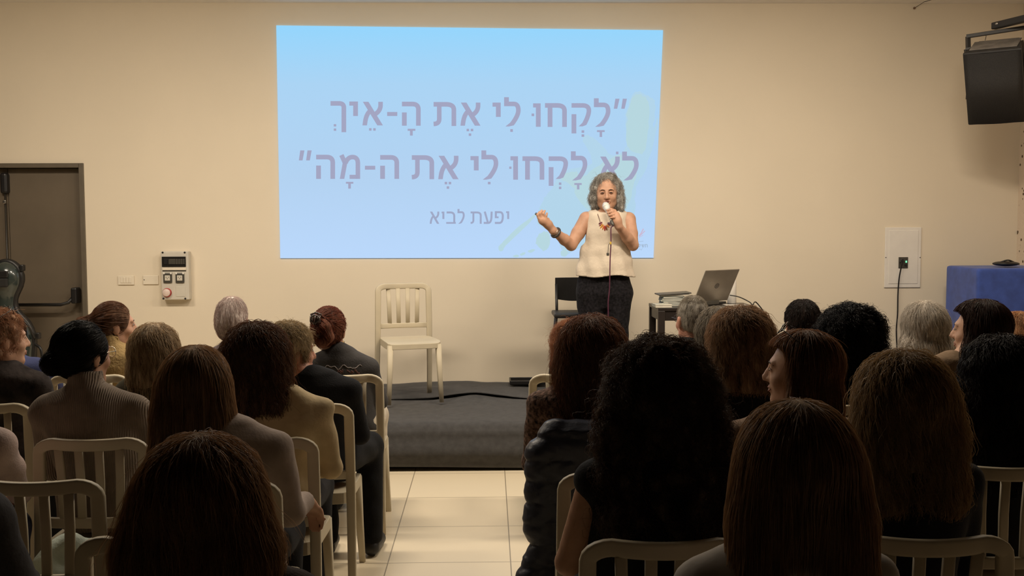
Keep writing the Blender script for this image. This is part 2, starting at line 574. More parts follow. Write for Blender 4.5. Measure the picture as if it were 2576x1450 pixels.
for g in (('lamed', 2097, 122, 2205, 307), ('qof', 1952, 155, 2080, 350), ('het', 1780, 155, 1922, 308), ('vav', 1703, 155, 1752, 307), ('lamed', 1515, 115, 1623, 305),
          ('yod', 1440, 150, 1493, 243), ('alef', 1232, 150, 1362, 300), ('tav', 1058, 148, 1205, 302), ('he', 853, 146, 975, 300), ('alef', 597, 145, 730, 298),
          ('yod', 512, 143, 568, 237), ('kaf', 390, 142, 492, 342)):
    gl.glyph(*g, BW)
for r in ((757, 211, 823, 237), (1693, 221, 1710, 238), (2117, 329, 2167, 341), (2134, 341, 2150, 373), (2017, 330, 2034, 346), (2017, 356, 2034, 372), (1555, 322, 1572, 340),
          (1272, 320, 1288, 336), (1299, 320, 1315, 336), (1286, 350, 1302, 366), (890, 320, 940, 333), (905, 333, 923, 364), (640, 316, 656, 332), (667, 316, 683, 332), (411, 290, 427, 305), (411, 318, 427, 333)):
    gl.rect(*r)
for u in (2226, 2274):
    gl.poly([(u, 190), (u + 22, 190), (u + 37, 125), (u + 10, 125)])
gl.build('upper_lettering', glow('slide_text', lin((160, 163, 192))))
gl = Glyphs(0.016)
for g in (('lamed', 2280, 468, 2388, 655), ('alef', 2135, 500, 2265, 655), ('lamed', 1948, 466, 2055, 655), ('qof', 1804, 500, 1930, 690), ('het', 1634, 500, 1776, 650), ('vav', 1556, 498, 1605, 650),
          ('lamed', 1368, 460, 1478, 650), ('yod', 1297, 497, 1350, 590), ('alef', 1088, 495, 1220, 647), ('tav', 917, 493, 1062, 647), ('he', 712, 492, 835, 645), ('mem', 450, 490, 583, 645), ('he', 297, 490, 420, 645)):
    gl.glyph(*g, BW)
for r in ((613, 560, 680, 585), (2240, 468, 2256, 485), (1970, 672, 2018, 684), (1987, 684, 2003, 713), (1870, 668, 1886, 684), (1870, 695, 1886, 711), (1410, 664, 1427, 680), (1548, 565, 1563, 580),
          (1130, 664, 1146, 680), (1156, 664, 1172, 680), (1143, 693, 1159, 709), (490, 664, 538, 676), (505, 676, 522, 708)):
    gl.rect(*r)
for u in (185, 232):
    gl.poly([(u, 525), (u + 24, 525), (u + 36, 460), (u + 9, 460)])
gl.build('lower_lettering', glow('slide_text', None))
gl = Glyphs(0.016)
for g in (('yod', 1528, 855, 1548, 905), ('pe', 1455, 855, 1513, 936), ('ayin', 1383, 857, 1441, 936), ('tav', 1298, 857, 1370, 936), ('lamed', 1213, 840, 1260, 936), ('bet', 1140, 857, 1202, 936), ('yod', 1110, 857, 1128, 905), ('alef', 1033, 857, 1095, 936)):
    gl.glyph(*g, 13)
gl.build('name_lettering', glow('slide_text_thin', lin((156, 166, 196))))
gl = Glyphs(0.016)
def lg(u, v):                         # second enlarged view, 14.5x from (1560,560)
    return (1560 + u / 14.5 - 680) * 2.576, (560 + v / 14.5 - 200) * 2.576
for ch, u0, v0, u1, v1 in (('tav', 905, 795, 1005, 910), ('shin', 790, 795, 890, 905), ('yod', 745, 795, 772, 850), ('nun', 668, 795, 730, 900)):
    gl.glyph(ch, *lg(u0, v0), *lg(u1, v1), 4.0)
gl.band([lg(690, 700), lg(850, 685)], 2.5)
gl.band([lg(670, 1000), lg(720, 960), lg(770, 1010), lg(810, 940)], 2.0)
gl.build('logo_lettering', glow('logo_grey', lin((158, 178, 200))))
gl = Glyphs(0.016)
gl.band([lg(690, 500), lg(760, 400), lg(850, 230)], 7)
gl.band([lg(700, 500), lg(790, 420), lg(905, 305)], 6)
gl.band([lg(690, 550), lg(760, 505), lg(840, 465)], 3)
gl.build('logo_mark', glow('logo_pink', lin((200, 182, 208))))

# ================================================================== wall fittings
m_bge = mat('ivory_plastic', (0.79, 0.71, 0.58), 0.45, var=0.02)
m_wht = mat('white_plastic', (0.80, 0.76, 0.70), 0.4, var=0.02)
m_gry = mat('grey_plastic', (0.62, 0.58, 0.50), 0.45, var=0.03)
m_dgrey = mat('dark_grey_plastic', (0.06, 0.055, 0.045), 0.4)
def wp(px, py):
    return PY(px, py, WALL_Y)
def wbox(mb, px0, py0, px1, py1, org, y0, y1, bev=0.003):
    a, b = wp(px0, py1), wp(px1, py0)
    mb.box(((a.x + b.x) / 2 - org[0], -(y0 + y1) / 2, (a.z + b.z) / 2 - org[2]), (b.x - a.x, y1 - y0, b.z - a.z), bev)
    return mb
o = wp(318, 706)
t = tag(empty('light_switch', o), 'ivory four-gang switch plate on the wall right of the steel door', 'light switch')
wbox(MB(), 298, 694, 338, 717, o, 0.001, 0.012).build('switch_plate', m_bge, t)
for k in range(4):
    wbox(MB(), 305 + k * 7, 698, 311 + k * 7, 712, o, 0.011, 0.016, 0.001).build('rocker', m_bge, t)
o = wp(380, 705)
t = tag(empty('blank_wall_plate', o), 'blank ivory cover plate between the switch plate and the power box', 'wall plate')
wbox(MB(), 361, 693, 399, 716, o, 0.001, 0.012).build('plate', m_bge, t)
MB().lathe([(.004, 0), (.004, .003)], wp(364, 704) - o + Vector((0, -.012, 0)), Matrix.Rotation(math.pi / 2, 3, 'X'), 10).build('screw', m_dgrey, t)
o = wp(447, 692)
t = tag(empty('power_box', o), 'grey power distribution box with breakers and sockets on the front wall', 'power box')
wbox(MB(), 414, 632, 480, 753, o, 0.001, 0.075, 0.006).build('housing', m_gry, t)
win = wbox(MB(), 415, 645, 474, 671, o, 0.074, 0.082, 0.002).build('breaker_window', mat('smoked_glass', (0.02, 0.018, 0.016), 0.15), t)
for k, (a, b, m_) in enumerate(((420, 430, m_blk), (432, 449, m_dgrey), (450, 455, m_dgrey), (456, 461, m_dgrey), (462, 467, m_dgrey), (468, 472, m_dgrey))):
    wbox(MB(), a, 651, b, 664, o, 0.081, 0.086, 0.001).build('breaker', m_, win)
wbox(MB(), 416, 672, 475, 679, o, 0.074, 0.083, 0.002).build('window_latch', m_bge, t)
wbox(MB(), 416, 679.5, 475, 682, o, 0.074, 0.079, 0.001).build('hinge_strip', m_dgrey, t)
for px in (429.5, 460):
    s_ = wbox(MB(), px - 10.5, 686, px + 10.5, 711, o, 0.074, 0.088, 0.006).build('socket', m_dgrey, t)
    wbox(MB(), px - 6.5, 692, px + 6.5, 705, o, 0.087, 0.091, 0.002).build('socket_face', m_gry, s_)
    for dx, dy in ((-3, -1.5), (3, -1.5), (0, 2)):
        wbox(MB(), px + dx - .8, 698 + dy - .8, px + dx + .8, 698 + dy + .8, o, 0.0905, 0.092, 0).build('pin_hole', m_blk, s_)
    for dx in (-8.5, 8.5):
        wbox(MB(), px + dx - 2, 684.5, px + dx + 2, 689, o, 0.08, 0.092, 0.002).build('lid_hinge', m_wht, s_)
pr = wp(428, 735) - o
rr = MB().lathe([(.036, 0), (.037, .012), (.034, .02)], pr + Vector((0, -.074, 0)), Matrix.Rotation(math.pi / 2, 3, 'X'), 28).build('industrial_socket', mat('red_plastic', (0.42, 0.03, 0.03), 0.4), t)
MB().lathe([(.031, 0), (.031, .010), (.028, .014)], pr + Vector((0, -.094, 0.001)), Matrix.Rotation(math.pi / 2, 3, 'X'), 28).build('socket_cap', mat('pink_white_plastic', (0.72, 0.58, 0.52), 0.4), rr)
wbox(MB(), 449.5, 720, 473, 745, o, 0.074, 0.078, 0.003).build('blank_cover', m_gry, t)
for px, py in ((416.5, 635), (471.5, 635), (418.5, 750), (473, 750)):
    MB().lathe([(.008, 0), (.008, .003)], wp(px, py) - o + Vector((0, -.0745, 0)), Matrix.Rotation(math.pi / 2, 3, 'X'), 12).build('corner_screw', m_blk, t)
o = wp(2270, 648)
t = tag(empty('wall_panel', o), 'white rectangular access panel with a small black outlet on the wall', 'wall panel')
wbox(MB(), 2223, 572, 2317, 724, o, 0.001, 0.012, 0.004).build('frame', m_wht, t)
wbox(MB(), 2233, 580, 2309, 714, o, 0.011, 0.016, 0.003).build('panel_door', m_wht, t)
oo = wbox(MB(), 2258, 647, 2282, 675, o, 0.015, 0.022, 0.002).build('outlet', m_dgrey, t)
wbox(MB(), 2275, 656, 2279, 661, o, 0.0215, 0.026, 0.001).build('status_lamp', glow('green_lamp', (0.25, 0.9, 0.5)), oo)
wbox(MB(), 2273, 665, 2279, 670, o, 0.0215, 0.027, 0.001).build('round_button', m_blk, oo)
for px in (2227, 2313):
    MB().lathe([(.004, 0), (.004, .003)], wp(px, 648) - o + Vector((0, -.012, 0)), Matrix.Rotation(math.pi / 2, 3, 'X'), 10).build('screw', m_dgrey, t)
pl = [PY(a, b, WALL_Y - d) for a, b, d in ((2269, 657, .05), (2268, 668, .05), (2262, 700, .035), (2259, 740, .025), (2258, 790, .02), (2255, 830, .02), (2257, 880, .02), (2260, 930, .025), (2262, 952, .03))]
cord = MB().tube(bez(*pl), 0.0055, 8)
wpl = PY(2268, 656, WALL_Y - .04)
o = tag(empty('power_cable', pl[-1]), 'thin dark cord hanging down the wall from the white access panel', 'cord')
MB().tube([p - pl[-1] for p in bez(*pl)], 0.0055, 8).build('cable', m_blk, o)
MB().box(wpl - pl[-1], (.026, .036, .03), .006).build('plug', m_blk, o)
# little hook and wire on the wall by the ceiling
o = wp(2299, 21)
t = tag(empty('ceiling_wire', o), 'thin wire running from a small wall hook up to the ceiling', 'wire')
MB().sphere((0, -.012, 0), .010).build('hook', mat('brown_hook', (.18, .11, .06), .6), t)
MB().tube([(0, -.012, 0), (.05, -.08, .035), (.10, -.2, CEIL_Z - o.z)], .002, 6).build('wire', m_blk, t)

# ================================================================== stage
m_cloth = mat('charcoal_stage_cloth', (0.060, 0.058, 0.058), 0.95, spec=0.1, var=0.10, vscale=26, bump=0.25, bscale=260, sheen=0.15)
SX0, SX1 = PY(640, 1000, 7.2).x, X_R - 0.02
SY0 = PZ(1150, 1187, 0).y
stage = tag(empty('stage', ((SX0 + SX1) / 2, SY0, 0)), 'low wide stage covered in wrinkled charcoal grey cloth', 'stage')
ox = (SX0 + SX1) / 2
MB().box((0, (WALL_Y - SY0) / 2 + .05, STAGE_Z / 2 - .012), (SX1 - SX0 - .06, WALL_Y - SY0 - .12, STAGE_Z - .03)).build('platform', mat('stage_plywood', (0.03, 0.025, 0.02), 0.8), stage)
def vnoise(x, y, s=1.0):
    return (np.sin(x * 5.1 * s + 1.3 * np.sin(y * 3.7 * s)) * np.cos(y * 6.3 * s + 0.7) + 0.5 * np.sin(x * 11.7 * s + y * 9.1 * s + 2.0) + 0.35 * np.sin(x * 3.3 * s - y * 17.0 * s)) / 1.85
SEAM = PZ(1150, 1003, STAGE_Z).y
def cloth_sheet(name, y0, y1, zoff, front):
    nx = 150
    xs = np.linspace(SX0, SX1, nx) - ox
    prof = []
    if front:
        for k in range(9):
            z = 0.012 + (STAGE_Z - .09 - .012) * k / 8
            prof.append((SY0 + .004 - .035 * math.sin(math.pi * k / 8) ** 2 + 0.012 * (1 - k / 8), z))
        for k in range(1, 7):
            a = math.pi / 2 * k / 6
            prof.append((SY0 + .09 - .09 * math.cos(a), STAGE_Z - .09 + .09 * math.sin(a)))
        n = 40
        for k in range(1, n + 1):
            prof.append((SY0 + .09 + (y1 - SY0 - .09) * k / n, STAGE_Z))
    else:
        n = 26
        prof = [(y0 + (y1 - y0) * k / n, STAGE_Z) for k in range(n + 1)]
    v, f = [], []
    for j, (y, z) in enumerate(prof):
        for i, x in enumerate(xs):
            top = z >= STAGE_Z - .05
            n_ = float(vnoise(np.array(x), np.array(y * 1.0), 0.9))
            n2 = float(vnoise(np.array(x * 2.3), np.array(y * 2.0 + 4), 1.0))
            if top:
                dz = abs(n_) * 0.009 + max(0, n2) * 0.006 - .012
                xx = PZ(1190, 1003, STAGE_Z).x - ox
                if front:
                    dz += 0.035 * math.exp(-((x - xx) / .16) ** 2 - ((y - SEAM) / .12) ** 2)
                else:
                    dz += 0.05 * math.exp(-((x - xx + .02) / .22) ** 2 - ((y - y0) / .16) ** 2) + .02 * math.exp(-((x - (PZ(1150, 965, STAGE_Z).x - ox)) / .25) ** 2 - ((y - WALL_Y) / .12) ** 2)
                    dz += zoff + 0.004 * math.sin(x * 9)
                v.append((x, y - SY0, z + dz))
            else:
                yy = y + 0.010 * n_ * (z / STAGE_Z)
                zz = z + (0.012 + 0.010 * math.sin(x * 2.1)) * (1 - z / STAGE_Z) ** 2
                v.append((x, yy - SY0, zz))
    m_ = len(prof)
    for j in range(m_ - 1):
        for i in range(nx - 1):
            f.append((j * nx + i, j * nx + i + 1, (j + 1) * nx + i + 1, (j + 1) * nx + i))
    o = link(name, v, f, m_cloth, stage, True)
    sm = o.modifiers.new('thickness', 'SOLIDIFY')
    sm.thickness = 0.006
    sm.offset = -1
    return o
cloth_sheet('front_cloth', SY0, SEAM + .05, 0, True)
cloth_sheet('rear_cloth', SEAM, WALL_Y - .015, .010, False)
# flat black tray at the rear of the stage
a = PZ(1326, 964, STAGE_Z + .012)
t = tag(empty('cable_tray', (a.x, WALL_Y - .16, STAGE_Z + .018)), 'flat black plastic tray lying by the wall at the rear of the stage', 'tray')
tr = MB().box((0, 0, .008), (.29, .2, .012), .004)
for s in (-1, 1):
    tr.box((s * .14, 0, .02), (.012, .2, .028), .003)
    tr.box((0, s * .095, .02), (.29, .012, .028), .003)
tr.build('tray_shell', m_blk, t)

# ------------------------------------------------------------------ smooth-volume modelling
class Field:
    def __init__(self, lo, hi, res):
        self.lo = np.array(lo, float)
        self.res = res
        self.n = np.maximum(4, np.ceil((np.array(hi, float) - self.lo) / res).astype(int) + 1)
        self.d = np.full(self.n, 0.3, np.float32)
    def block(self, lo, hi):
        i0 = np.clip(np.floor((np.array(lo) - self.lo) / self.res).astype(int), 0, self.n - 1)
        i1 = np.clip(np.ceil((np.array(hi) - self.lo) / self.res).astype(int) + 1, 1, self.n)
        if np.any(i1 <= i0):
            return None
        sl_ = tuple(slice(a, b) for a, b in zip(i0, i1))
        ax = [(self.lo[k] + np.arange(i0[k], i1[k]) * self.res).astype(np.float32) for k in range(3)]
        return sl_, ax[0][:, None, None], ax[1][None, :, None], ax[2][None, None, :]
    def _apply(self, lo, hi, fn, k, cut=False):
        m = k + 4 * self.res
        b = self.block(np.array(lo) - m, np.array(hi) + m)
        if b is None:
            return self
        s, x, y, z = b
        v = fn(x, y, z)
        d = self.d[s]
        if cut:
            v = -v
            if k > 0:
                h = np.maximum(k - np.abs(d - v), 0) / k
                self.d[s] = np.maximum(d, v) + h * h * k * 0.25
            else:
                self.d[s] = np.maximum(d, v)
        else:
            if k > 0:
                h = np.maximum(k - np.abs(d - v), 0) / k
                self.d[s] = np.minimum(d, v) - h * h * k * 0.25
            else:
                self.d[s] = np.minimum(d, v)
        return self
    def cone(self, a, b, r1, r2, k=0.02, cut=False):
        a, b = np.array(a, float), np.array(b, float)
        ba = b - a
        L2 = max(1e-9, float(ba @ ba))
        rm = max(r1, r2)
        def fn(x, y, z):
            px, py, pz = x - a[0], y - a[1], z - a[2]
            t = np.clip((px * ba[0] + py * ba[1] + pz * ba[2]) / L2, 0, 1)
            return np.sqrt((px - ba[0] * t) ** 2 + (py - ba[1] * t) ** 2 + (pz - ba[2] * t) ** 2) - (r1 + (r2 - r1) * t)
        return self._apply(np.minimum(a, b) - rm, np.maximum(a, b) + rm, fn, k, cut)
    def chain(self, pts, radii, k=0.02):
        for i in range(len(pts) - 1):
            self.cone(pts[i], pts[i + 1], radii[i], radii[i + 1], k)
        return self
    def ell(self, c, r, k=0.02, R=None, cut=False):
        c = np.array(c, float)
        r = np.array(r, float)
        Rm = np.eye(3) if R is None else np.array(R)
        rm = float(r.max())
        def fn(x, y, z):
            px, py, pz = x - c[0], y - c[1], z - c[2]
            qx = px * Rm[0, 0] + py * Rm[1, 0] + pz * Rm[2, 0]
            qy = px * Rm[0, 1] + py * Rm[1, 1] + pz * Rm[2, 1]
            qz = px * Rm[0, 2] + py * Rm[1, 2] + pz * Rm[2, 2]
            k0 = np.sqrt((qx / r[0]) ** 2 + (qy / r[1]) ** 2 + (qz / r[2]) ** 2)
            k1 = np.sqrt((qx / r[0] ** 2) ** 2 + (qy / r[1] ** 2) ** 2 + (qz / r[2] ** 2) ** 2) + 1e-6
            return k0 * (k0 - 1) / k1
        return self._apply(c - rm, c + rm, fn, k, cut)
    def rbox(self, c, s, rad, k=0.02, R=None, cut=False):
        c = np.array(c, float)
        s = np.array(s, float) / 2 - rad
        Rm = np.eye(3) if R is None else np.array(R)
        rm = float(np.linalg.norm(s)) + rad
        def fn(x, y, z):
            px, py, pz = x - c[0], y - c[1], z - c[2]
            q = [np.abs(px * Rm[0, i] + py * Rm[1, i] + pz * Rm[2, i]) - s[i] for i in range(3)]
            o = np.sqrt(np.maximum(q[0], 0) ** 2 + np.maximum(q[1], 0) ** 2 + np.maximum(q[2], 0) ** 2)
            return o + np.minimum(np.maximum(q[0], np.maximum(q[1], q[2])), 0) - rad
        return self._apply(c - rm, c + rm, fn, k, cut)
    def plane_cut(self, p, n):
        """removes the side the normal points to"""
        p, n = np.array(p, float), np.array(n, float)
        n /= np.linalg.norm(n)
        s, x, y, z = self.block(self.lo, self.lo + self.n * self.res)
        self.d = np.maximum(self.d, (x - p[0]) * n[0] + (y - p[1]) * n[1] + (z - p[2]) * n[2])
        return self
    def displace(self, fn, amp):
        s, x, y, z = self.block(self.lo, self.lo + self.n * self.res)
        near = np.abs(self.d) < 5 * self.res + abs(amp) * 2
        self.d = (self.d + amp * fn(x, y, z) * near).astype(np.float32)
        return self
    def mesh(self):
        d = self.d.copy()
        d[0], d[-1] = np.abs(d[0]) + 1e-3, np.abs(d[-1]) + 1e-3
        d[:, 0], d[:, -1] = np.abs(d[:, 0]) + 1e-3, np.abs(d[:, -1]) + 1e-3
        d[:, :, 0], d[:, :, -1] = np.abs(d[:, :, 0]) + 1e-3, np.abs(d[:, :, -1]) + 1e-3
        ins = d < 0
        n = self.n - 1
        cnt = np.zeros(n, np.int8)
        for i in (0, 1):
            for j in (0, 1):
                for k in (0, 1):
                    cnt += ins[i:n[0] + i, j:n[1] + j, k:n[2] + k]
        act = (cnt > 0) & (cnt < 8)
        idx = np.full(n, -1, np.int32)
        cells = np.argwhere(act)
        idx[act] = np.arange(len(cells))
        acc = np.zeros((len(cells), 3))
        num = np.zeros(len(cells))
        for ax in range(3):
            o = [k for k in range(3) if k != ax]
            for i in (0, 1):
                for j in (0, 1):
                    c0 = cells.copy()
                    c0[:, o[0]] += i
                    c0[:, o[1]] += j
                    c1 = c0.copy()
                    c1[:, ax] += 1
                    d0 = d[tuple(c0.T)]
                    d1 = d[tuple(c1.T)]
                    cr_ = (d0 < 0) != (d1 < 0)
                    t = np.where(cr_, d0 / np.where(cr_, d0 - d1, 1), 0)
                    p = c0.astype(float)
                    p[:, ax] += t
                    acc += p * cr_[:, None]
                    num += cr_
        v = acc / np.maximum(num, 1)[:, None] * self.res + self.lo
        faces = []
        for ax in range(3):
            a, b = (ax + 1) % 3, (ax + 2) % 3
            s0 = [slice(0, None)] * 3
            s1 = [slice(0, None)] * 3
            s0[ax] = slice(0, -1)
            s1[ax] = slice(1, None)
            e = ins[tuple(s0)] != ins[tuple(s1)]
            E = np.argwhere(e)
            E = E[(E[:, a] > 0) & (E[:, b] > 0) & (E[:, a] < n[a]) & (E[:, b] < n[b])]
            if not len(E):
                continue
            def cell(da, db):
                q = E.copy()
                q[:, a] += da
                q[:, b] += db
                return idx[tuple(q.T)]
            Q = np.stack([cell(-1, -1), cell(0, -1), cell(0, 0), cell(-1, 0)], 1)
            flip = ~ins[tuple(E.T)]
            Q[flip] = Q[flip][:, ::-1]
            faces.append(Q)
        return v, np.concatenate(faces)
    def sample(self, p):
        q = (p - self.lo) / self.res
        q = np.clip(q, 0, self.n - 1.001)
        i = q.astype(int)
        f = q - i
        d = self.d
        r = 0
        for a in (0, 1):
            for b in (0, 1):
                for c in (0, 1):
                    w = (f[:, 0] if a else 1 - f[:, 0]) * (f[:, 1] if b else 1 - f[:, 1]) * (f[:, 2] if c else 1 - f[:, 2])
                    r = r + w * d[i[:, 0] + a, i[:, 1] + b, i[:, 2] + c]
        return r
    def grad(self, p):
        e = self.res * 0.9
        g = np.stack([self.sample(p + np.eye(3)[k] * e) - self.sample(p - np.eye(3)[k] * e) for k in range(3)], 1)
        return g / (np.linalg.norm(g, axis=1, keepdims=True) + 1e-9)
def fast_mesh(name, v, q, material, parent=None, smooth=True):
    """arrays of vertices and quads to one object"""
    me = bpy.data.meshes.new(name)
    me.vertices.add(len(v))
    me.vertices.foreach_set('co', np.asarray(v, np.float32).ravel())
    nq = len(q)
    me.loops.add(nq * 4)
    me.loops.foreach_set('vertex_index', np.asarray(q, np.int32).ravel())
    me.polygons.add(nq)
    me.polygons.foreach_set('loop_start', np.arange(nq, dtype=np.int32) * 4)
    me.polygons.foreach_set('use_smooth', np.full(nq, smooth))
    me.update(calc_edges=True)
    o = bpy.data.objects.new(name, me)
    if material:
        me.materials.append(material)
    C.objects.link(o)
    if parent:
        o.parent = parent
    return o
def field_obj(f, name, material, parent=None):
    v, q = f.mesh()
    return fast_mesh(name, v, q, material, parent)
def tubez(f, zs, cx, cy, a, b, k=0.02, cut=False, sq=2.0):
    """upright body of elliptical section that changes with height"""
    zs = np.array(zs, float)
    cx, cy, a, b = [np.broadcast_to(np.array(q, float), zs.shape) for q in (cx, cy, a, b)]
    def fn(x, y, z):
        zz = np.clip(z, zs[0], zs[-1])
        i = [np.interp(zz.ravel(), zs, q).reshape(zz.shape).astype(np.float32) for q in (cx, cy, a, b)]
        r = (np.abs((x - i[0]) / i[2]) ** sq + np.abs((y - i[1]) / i[3]) ** sq) ** (1 / sq)
        d = (r - 1) * np.minimum(i[2], i[3])
        over = np.maximum(np.maximum(zs[0] - z, z - zs[-1]), 0)
        return np.where(over > 0, np.sqrt(np.maximum(d, 0) ** 2 + over ** 2), np.maximum(d, np.maximum(zs[0] - z, z - zs[-1])))
    lo = (float((cx - a).min()), float((cy - b).min()), float(zs[0]))
    hi = (float((cx + a).max()), float((cy + b).max()), float(zs[-1]))
    return f._apply(lo, hi, fn, k, cut)
# ================================================================== cello case by the door
CY = 8.12
def cc(px, py):
    p = PY(px, py, CY)
    return p.x, p.z
ccx = PY(18, 800, CY).x
csc = CY / F_PX
def czz(py):
    return PY(18, py, CY).z
m_case = mat('case_shell_green_black', (0.030, 0.040, 0.036), 0.22, coat=0.6, var=0.1)
f = Field((-.42, -.24, 0), (.42, .2, 1.45), 0.012)
zh, zn = czz(700), czz(778)
def cut_oval(x0, z0, rx, ry, rz, k):
    f.ell((x0, 0, z0), (rx, ry, rz), k)
f.ell((0.01, 0, zh), (.115, .10, .135), .03)
f.cone((0.005, 0, zh - .05), (0.0, 0, zn - .1), .075, .062, .05)
f.ell((0, 0, czz(862)), (.205, .15, .25), .07)
f.ell((0, 0, .30), (.245, .16, .29), .10)
f.ell((0, 0, .55), (.19, .14, .25), .05)
case = field_obj(f, 'cello_case', m_case)
case.location = (ccx, CY, 0)
tag(case, 'glossy dark green hard cello case standing upright against the steel door', 'instrument case')
# black seam band: outline of the shell half way through
g = Field((-.44, -.08, 0), (.44, .06, 1.47), 0.012)
g.ell((0.01, 0, zh), (.132, .12, .152), .03)
g.cone((0.005, 0, zh - .05), (0.0, 0, zn - .1), .088, .076, .05)
g.ell((0, 0, czz(862)), (.222, .17, .267), .07)
g.ell((0, 0, .30), (.262, .18, .30), .10)
g.ell((0, 0, .55), (.207, .16, .26), .05)
g.plane_cut((0, .03, 0), (0, 1, 0))
g.plane_cut((0, -.03, 0), (0, -1, 0))
field_obj(g, 'seam_band', m_blk, case)
MB().box((.03, -.108, zh + .035), (.075, .022, .055), .008).build('neck_pad', m_blk, case)
MB().box((-.0, -.108, zh - .03), (.13, .026, .07), .012).build('neck_strap', mat('black_webbing', (.015, .014, .013), .85), case)
for z in (zh + .08, czz(845), czz(925)):
    x_ = .14 if z > 1 else .245
    MB().box((x_, -.02, z), (.03, .05, .05), .008).build('latch', m_blk, case)
hz = czz(895)
MB().tube(bez((.225, -.03, hz + .09), (.275, -.05, hz + .05), (.28, -.05, hz - .08), (.235, -.03, hz - .12)), .011, 8).build('carry_handle', m_blk, case)
MB().tube(bez((.12, -.07, czz(790)), (.2, -.10, czz(815)), (.235, -.06, czz(850))), .008, 8).build('shoulder_strap', m_blk, case)

# ================================================================== loudspeaker on its bracket
LY = 7.62
psi, pit = math.radians(37), math.radians(25)
nrm = Vector((-math.sin(psi) * math.cos(pit), -math.cos(psi) * math.cos(pit), -math.sin(pit)))
wdt = Vector((math.cos(psi), -math.sin(psi), 0))
upv = wdt.cross(nrm) * -1
if upv.z < 0:
    upv = -upv
LR = Matrix((wdt, -nrm, upv)).transposed()        # columns: x width, y into the box, z up
lc = PY(2501, 221, LY)
LW, LH, LD = .405, .565, .28
spk = tag(empty('loudspeaker', lc - Vector((0, 0, .27))), 'black loudspeaker hanging from a metal bracket in the upper right corner', 'loudspeaker')
SO = Vector((0, 0, .27))
m_cab = mat('scuffed_black_cabinet', (0.028, 0.026, 0.025), 0.6, var=.2, vscale=9, bump=.1, bscale=120)
m_gril = mat('speaker_grille_mesh', (0.022, 0.020, 0.019), 0.55, metal=.2, var=.25, vscale=200, bump=.4, bscale=420)
cb = MB()
prof = [(-LW / 2, 0), (LW / 2, 0), (LW / 2 * .72, LD), (-LW / 2 * .72, LD)]
for z0, z1 in ((-LH / 2, LH / 2),):
    v = [LR @ Vector((x, y, z)) + SO for z in (z0, z1) for x, y in prof]
    cb.add(v, [(3, 2, 1, 0), (4, 5, 6, 7), (0, 1, 5, 4), (1, 2, 6, 5), (2, 3, 7, 6), (3, 0, 4, 7)])
cabinet = cb.build('cabinet', m_cab, spk)
bv = cabinet.modifiers.new('edges', 'BEVEL'); bv.width = .012; bv.segments = 2
gm = MB()
n = 10
v = []
for zz in (-LH / 2 + .012, LH / 2 - .012):
    for k in range(n + 1):
        x = -LW / 2 + .01 + (LW - .02) * k / n
        v.append(LR @ Vector((x, -.022 * (1 - (2 * k / n - 1) ** 2) - .004, zz)) + SO)
fcs = [(k, k + 1, n + 2 + k, n + 1 + k) for k in range(n)]
gm.add(v, fcs, True)
gr = gm.build('grille', m_gril, spk)
sm = gr.modifiers.new('sheet', 'SOLIDIFY'); sm.thickness = .004
def LP(x, y, z):
    return LR @ Vector((x, y, z)) + SO
# worn streak and dent in the grille
tear = [(.105, .125), (.118, .118), (.114, .07), (.122, .03), (.108, -.02), (.112, -.06), (.09, -.10), (.094, -.13), (.05, -.15), (.03, -.19), (-.01, -.20), (.0, -.175), (.025, -.17), (.03, -.135), (.062, -.115), (.075, -.08), (.082, -.03), (.092, .0), (.088, .05), (.10, .08)]
def grille_y(x):
    return -.022 * (1 - ((x + .0) / (LW / 2 - .01)) ** 2) - .0075
tn = len(tear)
tv = [LP(x, grille_y(x), z_) for x, z_ in tear]
MB().add(tv, [(k, k + 1, tn - 2 - k, tn - 1 - k) for k in range(tn // 2 - 1)]).build('grille_tear', mat('torn_grille', (.006, .006, .006), .9), spk)
MB().box(LP(0, LD / 2, LH / 2 + .004), (LW * .8, LD * .7, .006), .002, LR).build('top_plate', mat('dusty_grey', (.20, .18, .16), .8, var=.2), spk)
m_iron = mat('black_painted_steel', (0.025, 0.023, 0.022), 0.5)
br_ = tag(empty('speaker_bracket', PY(2500, 66, LY)), 'black steel arm and yoke bracket holding up the hanging loudspeaker', 'bracket')
BO = PY(2500, 66, LY)
def bar_px(mb, a, b, ya, yb, w=.035, t=.03):
    p, q = PY(*a, ya) - BO, PY(*b, yb) - BO
    return mb.sweep([p, q], w, t, (0, 0, 1), 8, 8.0, smooth=False)
yl, yr = LY + .17, LY + .02
mb = MB()
bar_px(mb, (2500, 66), (2640, 32), LY + .1, LY - .35, .05, .05)
wq = Vector((X_R, LY - .42, PY(2640, 32, LY - .35).z + .03)) - BO
mb.sweep([PY(2640, 32, LY - .35) - BO, wq], .05, .05, (0, 0, 1), 8, 8.0, smooth=False)
mb.box(wq - Vector((.012, 0, 0)), (.024, .12, .2), .004)
mb.build('wall_arm', m_iron, br_)
mb = MB()
bar_px(mb, (2431, 92), (2600, 66), yl, yr - .05, .028, .03)
bar_px(mb, (2435, 92), (2436, 132), yl, yl, .03, .03)
mb.build('upper_yoke', m_iron, br_)
mb = MB()
bar_px(mb, (2429, 124), (2566, 103), yl, yr, .02, .04)
bar_px(mb, (2431, 124), (2433, 138), yl, yl, .03, .03)
bar_px(mb, (2566, 103), (2586, 215), yr + .06, yr + .12, .035, .04)
mb.build('lower_yoke', m_iron, br_)
MB().sphere(PY(2509, 60, LY + .05) - BO, (.016, .016, .012)).build('bolt', m_steel, br_)
MB().sphere(PY(2571, 216, LY) - BO, (.012, .012, .012)).build('clamp_bolt', m_steel, br_)
